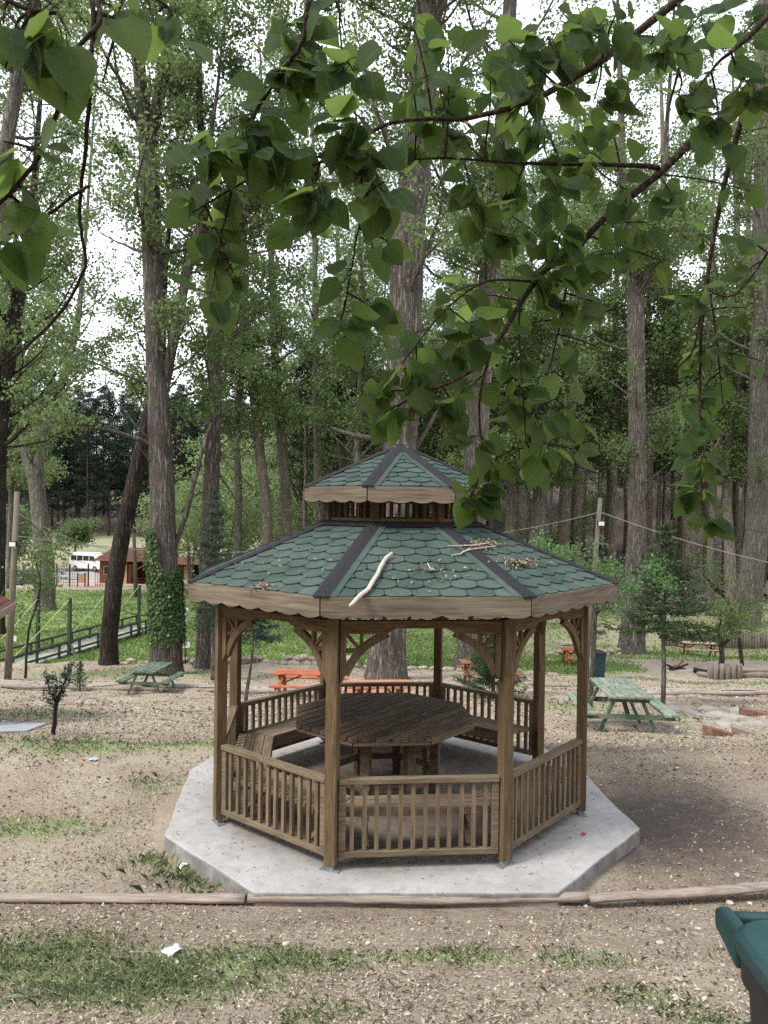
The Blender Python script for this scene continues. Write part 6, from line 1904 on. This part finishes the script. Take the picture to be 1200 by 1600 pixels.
def figure(label, pos, rz, top, legs, sc, sit=False):
    if sit: K = dict(kl=(.1, .42, .48, .07), kr=(-.1, .42, .48, .07), al=(.1, .45, .06, .05), ar=(-.1, .45, .06, .05), tl=(.1, .58, .04, .045), tr=(-.1, .58, .04, .045)); hz = .50
    else: K = dict(kl=(.1, .03, .5, .07), kr=(-.1, .08, .5, .07), al=(.1, -.02, .08, .05), ar=(-.1, -.08, .08, .05), tl=(.1, .12, .04, .045), tr=(-.1, .06, .04, .045)); hz = .95
    J = dict(p=(0, 0, hz, .13), c=(0, .02, hz + .3, .15), s=(0, .02, hz + .48, .12), n=(0, .03, hz + .56, .055), h=(0, .05, hz + .72, .105), h2=(0, .05, hz + .80, .09),
        sl=(.19, .02, hz + .46, .065), sr=(-.19, .02, hz + .46, .065), el=(.26, .08, hz + .2, .05), er=(-.26, .08, hz + .2, .05), wl=(.22, .26, hz + .04, .035), wr=(-.22, .26, hz + .04, .035), fl=(.2, .34, hz + .0, .03), fr=(-.2, .34, hz + .0, .03),
        q=(0, 0, hz - .02, .135), jl=(.1, .02, hz - .08, .095), jr=(-.1, .02, hz - .08, .095), **K)
    return person(label, pos, rz, J, None, [
        ('shirt', ['p', 'c', 's', 'sl', 'el', 'sr', 'er'], [('p', 'c'), ('c', 's'), ('s', 'sl'), ('sl', 'el'), ('s', 'sr'), ('sr', 'er')], top),
        ('trousers', ['q', 'jl', 'kl', 'al', 'tl', 'jr', 'kr', 'ar', 'tr'], [('q', 'jl'), ('jl', 'kl'), ('kl', 'al'), ('al', 'tl'), ('q', 'jr'), ('jr', 'kr'), ('kr', 'ar'), ('ar', 'tr')], legs),
        ('head', ['n', 'h'], [('n', 'h')], m_skin), ('hair', ['h2', 'h3'], [('h2', 'h3')], m_hair),
        ('arm', ['el2', 'wl', 'fl'], [('el2', 'wl'), ('wl', 'fl')], m_skin), ('arm', ['er2', 'wr', 'fr'], [('er2', 'wr'), ('wr', 'fr')], m_skin)] , sc) if False else _fig(label, pos, rz, J, top, legs, sc)
def _fig(label, pos, rz, J, top, legs, sc):
    J = dict(J)
    J['h3'] = (J['h'][0], J['h'][1] - .03, J['h'][2] + .07, .085); J['el2'] = J['el'][:3] + (.04,); J['er2'] = J['er'][:3] + (.04,)
    return person(label, pos, rz, J, None, [
        ('shirt', ['p', 'c', 's', 'sl', 'el', 'sr', 'er'], [('p', 'c'), ('c', 's'), ('s', 'sl'), ('sl', 'el'), ('s', 'sr'), ('sr', 'er')], top),
        ('trousers', ['q', 'jl', 'kl', 'al', 'tl', 'jr', 'kr', 'ar', 'tr'], [('q', 'jl'), ('jl', 'kl'), ('kl', 'al'), ('al', 'tl'), ('q', 'jr'), ('jr', 'kr'), ('kr', 'ar'), ('ar', 'tr')], legs),
        ('head', ['n', 'h'], [('n', 'h')], m_skin), ('hair', ['h2', 'h3'], [('h2', 'h3')], m_hair),
        ('arm', ['el2', 'wl', 'fl'], [('el2', 'wl'), ('wl', 'fl')], m_skin), ('arm', ['er2', 'wr', 'fr'], [('er2', 'wr'), ('wr', 'fr')], m_skin)], sc)
figure('child in white shirt and grey trousers walking on the lawn left of the gazebo', G(294, 46), -1.2, m_shirt, m_grey, 0.62)
figure('person in black top and blue jeans sitting at the right picture edge', G(1199, 60.5), 1.5, m_blk, m_jean, 1.0, True)
figure('person in dark top standing far behind the right roof corner', G(962, 58), 0.4, m_blk, m_shirt, 0.95)

# ------------------------------------------------------------------ loose ground cover
def in_pad(X, Y):
    return ((X - GC.x) ** 2 + (Y - GC.y) ** 2) < 2.45 ** 2
def scatter_xy(n, y0, y1, rng, margin=1.2, power=1.0):
    u = rng.random(n)
    Y = y0 * (y1 / y0) ** (u ** power)                # denser near the eye
    X = rng.uniform(-1, 1, n) * (0.52 * Y + margin)
    return X, Y
def put(name, label, X, Y, verts_fn, mat, cat):
    Z = ground(X, Y)
    v, f = verts_fn(np.stack([X, Y, Z], -1))
    return stuff(ob(name, mesh_np(name, v, f, mat)), label, cat)
rg = np.random.default_rng(900)
# chips and dead leaves
X, Y = scatter_xy(230000, 2.6, 30.0, rg, power=0.85)
g_, d_, s_ = masks(X, Y)
clm = 0.5 + 0.5 * np.sin(X * 2.3 + 2 * np.sin(Y * 1.7)) * np.sin(Y * 2.9 + 2 * np.cos(X * 1.3)) + .35 * np.sin(X * 7.1 + Y * 3) * np.sin(Y * 6.3 - X * 2)
k = (rg.random(len(X)) > g_ * 0.6) & ~in_pad(X, Y) & (rg.random(len(X)) > d_ * 1.0) & (rg.random(len(X)) < .25 + .75 * clm)
X, Y = X[k], Y[k]
def chips(C):
    n = len(C)
    C = C + np.stack([np.zeros(n), np.zeros(n), rg.uniform(0.001, 0.012, n)], -1)
    sz = np.where(rg.random(n) < .10, 0.040, 0.019) * np.clip(C[:, 1] / 7.0, 1.0, 2.6)
    return leaf_cards(C, sz, 0.5, 2.2, rg)
put('wood_chips', 'wood chips and dead leaf bits strewn over the bare ground', X, Y, chips, m_chips, 'litter')
# bits blown onto the slab, mostly towards its rim
a_ = rg.uniform(0, 2 * PI, 520); r_ = 2.36 * np.sqrt(rg.uniform(.25, 1, 520))
X, Y = GC.x + r_ * np.cos(a_), GC.y + r_ * np.sin(a_)
v, f = leaf_cards(np.stack([X, Y, rg.uniform(.004, .009, 520)], -1), rg.uniform(.012, .032, 520), .5, 6.0, rg)
stuff(ob('slab_litter', mesh_np('slab_litter', v, f, m_chips)), 'dry leaf bits blown onto the concrete slab', 'litter')
# straw
X, Y = scatter_xy(22000, 3.0, 20.0, rg)
g_, d_, s_ = masks(X, Y)
k = (rg.random(len(X)) < s_ * 1.1) & ~in_pad(X, Y) & (rg.random(len(X)) > d_)
X, Y = X[k], Y[k]
def straw(C):
    n = len(C); a = rg.uniform(0, 2 * PI, n); l = rg.uniform(.01, .04, n) * np.clip(C[:, 1] / 8, 1, 2)
    t = np.stack([np.cos(a), np.sin(a), rg.uniform(-.1, .35, n)], -1) * l[:, None]
    b = np.stack([-np.sin(a), np.cos(a), np.zeros(n)], -1) * 0.0017
    C = C + np.array([0, 0, 0.008])
    V = np.stack([C - t - b, C + t - b, C + t + b, C - t + b], 1).reshape(-1, 3)
    return V, np.arange(4 * n).reshape(n, 4)
put('dry_straw', 'dry grass stalks lying on the ground', X, Y, straw, m_straw, 'litter')
# pebbles
X, Y = scatter_xy(5000, 2.8, 9.5, rg)
k = ~in_pad(X, Y); X, Y = X[k], Y[k]
def pebbles(C):
    n = len(C)
    s = rg.uniform(.004, .016, n) * (rg.random(n) ** 0.5)
    base = np.array([(1, 0, 0), (0, 1, 0), (-1, 0, 0), (0, -1, 0), (0, 0, .7), (0, 0, -.5)])
    V = C[:, None, :] + base[None] * (s[:, None, None] * rg.uniform(.7, 1.3, (n, 6, 1)))
    F = np.array([(0, 1, 4), (1, 2, 4), (2, 3, 4), (3, 0, 4), (1, 0, 5), (2, 1, 5), (3, 2, 5), (0, 3, 5)])
    return V.reshape(-1, 3), (np.arange(n)[:, None, None] * 6 + F[None]).reshape(-1, 3)
m_peb = M_scatter('pebbles', [(0, (.2, .16, .13)), (.5, (.42, .37, .32)), (1, (.72, .7, .66))])
put('pebbles', 'small pebbles scattered over the foreground dirt', X, Y, pebbles, m_peb, 'pebbles')
# grass blades
def blades(hmin, hmax, wd, seed):
    r = np.random.default_rng(seed)
    def fn(C):
        n = len(C); a = r.uniform(0, 2 * PI, n); h = r.uniform(hmin, hmax, n) * r.uniform(.6, 1.2, n)
        lean = r.uniform(.15, 1.1, n)
        t = np.stack([np.cos(a), np.sin(a), np.zeros(n)], -1); b = np.stack([-np.sin(a), np.cos(a), np.zeros(n)], -1) * (wd * r.uniform(.6, 1.3, n))[:, None]
        up = np.array([0, 0, 1.0])
        m = C + t * (h * lean * .3)[:, None] + up * (h * .6)[:, None]
        e = C + t * (h * lean)[:, None] + up * (h * (1.0 - .3 * lean))[:, None]
        V = np.stack([C - b, C + b, m + b * .8, e, m - b * .8], 1).reshape(-1, 3)
        return V, np.arange(5 * n).reshape(n, 5)
    return fn
X, Y = scatter_xy(520000, 2.8, 14.5, rg)
g_, d_, s_ = masks(X, Y)
patch = 0.5 + 0.5 * np.sin(X * 3.1 + np.sin(Y * 2.3) * 2) * np.sin(Y * 3.7 + np.cos(X * 2.1) * 2)
fine = .5 + .5 * np.sin(X * 9.1 + 2 * np.sin(Y * 7)) * np.sin(Y * 11.3 + 2 * np.cos(X * 6))
k = (rg.random(len(X)) < np.clip((g_ - .15) * (0.35 + .5 * patch + .5 * fine), 0, 1) ** 1.3 + 0.03 * (patch > .55) * fine) & ~in_pad(X, Y)
X, Y = X[k], Y[k]
put('grass', 'short grass growing in patches in the foreground', X, Y, blades(.014, .046, .0015, 1), m_grass, 'grass')
# weeds along the left front edge of the slab
wx, wy = [], []
p0, p1 = plane(250, 1310, 0), plane(345, 1372, 0)
for i in range(230):
    q = p0.lerp(p1, rg.random()); r_ = abs(rg.normal()) * .2
    wx.append(q.x - r_ * .7); wy.append(q.y - r_ * .7)
put('weeds', 'green weeds growing along the left front edge of the slab', np.array(wx), np.array(wy), blades(.03, .12, .0028, 2), m_grass, 'weeds')
for nm, lab, px, py, n_ in (('weeds', 'tuft of weeds on the litter left of the gazebo', 226, 1222, 70), ('weeds', 'dry grass tuft beside the dark green picnic table', 283, 1080, 120), ('weeds', 'tufts of weeds under the small crooked fir sapling', 95, 1162, 600)):
    c = gp(px, py); r_ = 0.12 if n_ < 200 else .5
    put(nm, lab, c.x + rg.normal(size=n_) * r_, c.y + rg.normal(size=n_) * r_, blades(.03, .09, .003, n_), m_grass, 'weeds')
# lawn and bank cover further back
n = 190000
Y = rg.uniform(31.5, 78, n) ** 1.0; Y = 31.5 * (78 / 31.5) ** rg.random(n)
X = rg.uniform(-0.56, 0.5, n) * Y
g_, d_, s_ = masks(X, Y)
patch = 0.5 + 0.5 * np.sin(X * .9 + np.sin(Y * .7) * 2) * np.sin(Y * 1.1 + np.cos(X * .6) * 2)
k = rg.random(n) < np.clip(g_ * (.4 + .8 * patch), 0, 1)
X, Y = X[k], Y[k]
put('lawn_cover', 'lush green ground cover on the lawn beyond the stone wall', X, Y, blades(.06, .16, .03, 3), m_cover, 'lawn')
X = rg.uniform(-0.56, 0.52, 40000); Y = rg.uniform(14.5, 31, 40000); X = X * Y
g_, d_, s_ = masks(X, Y)
k = rg.random(len(X)) < np.clip(g_ - .1, 0, 1)
put('grass', 'thin grass growing between the gazebo and the stone wall', X[k], Y[k], blades(.04, .11, .009, 4), m_grass, 'grass')
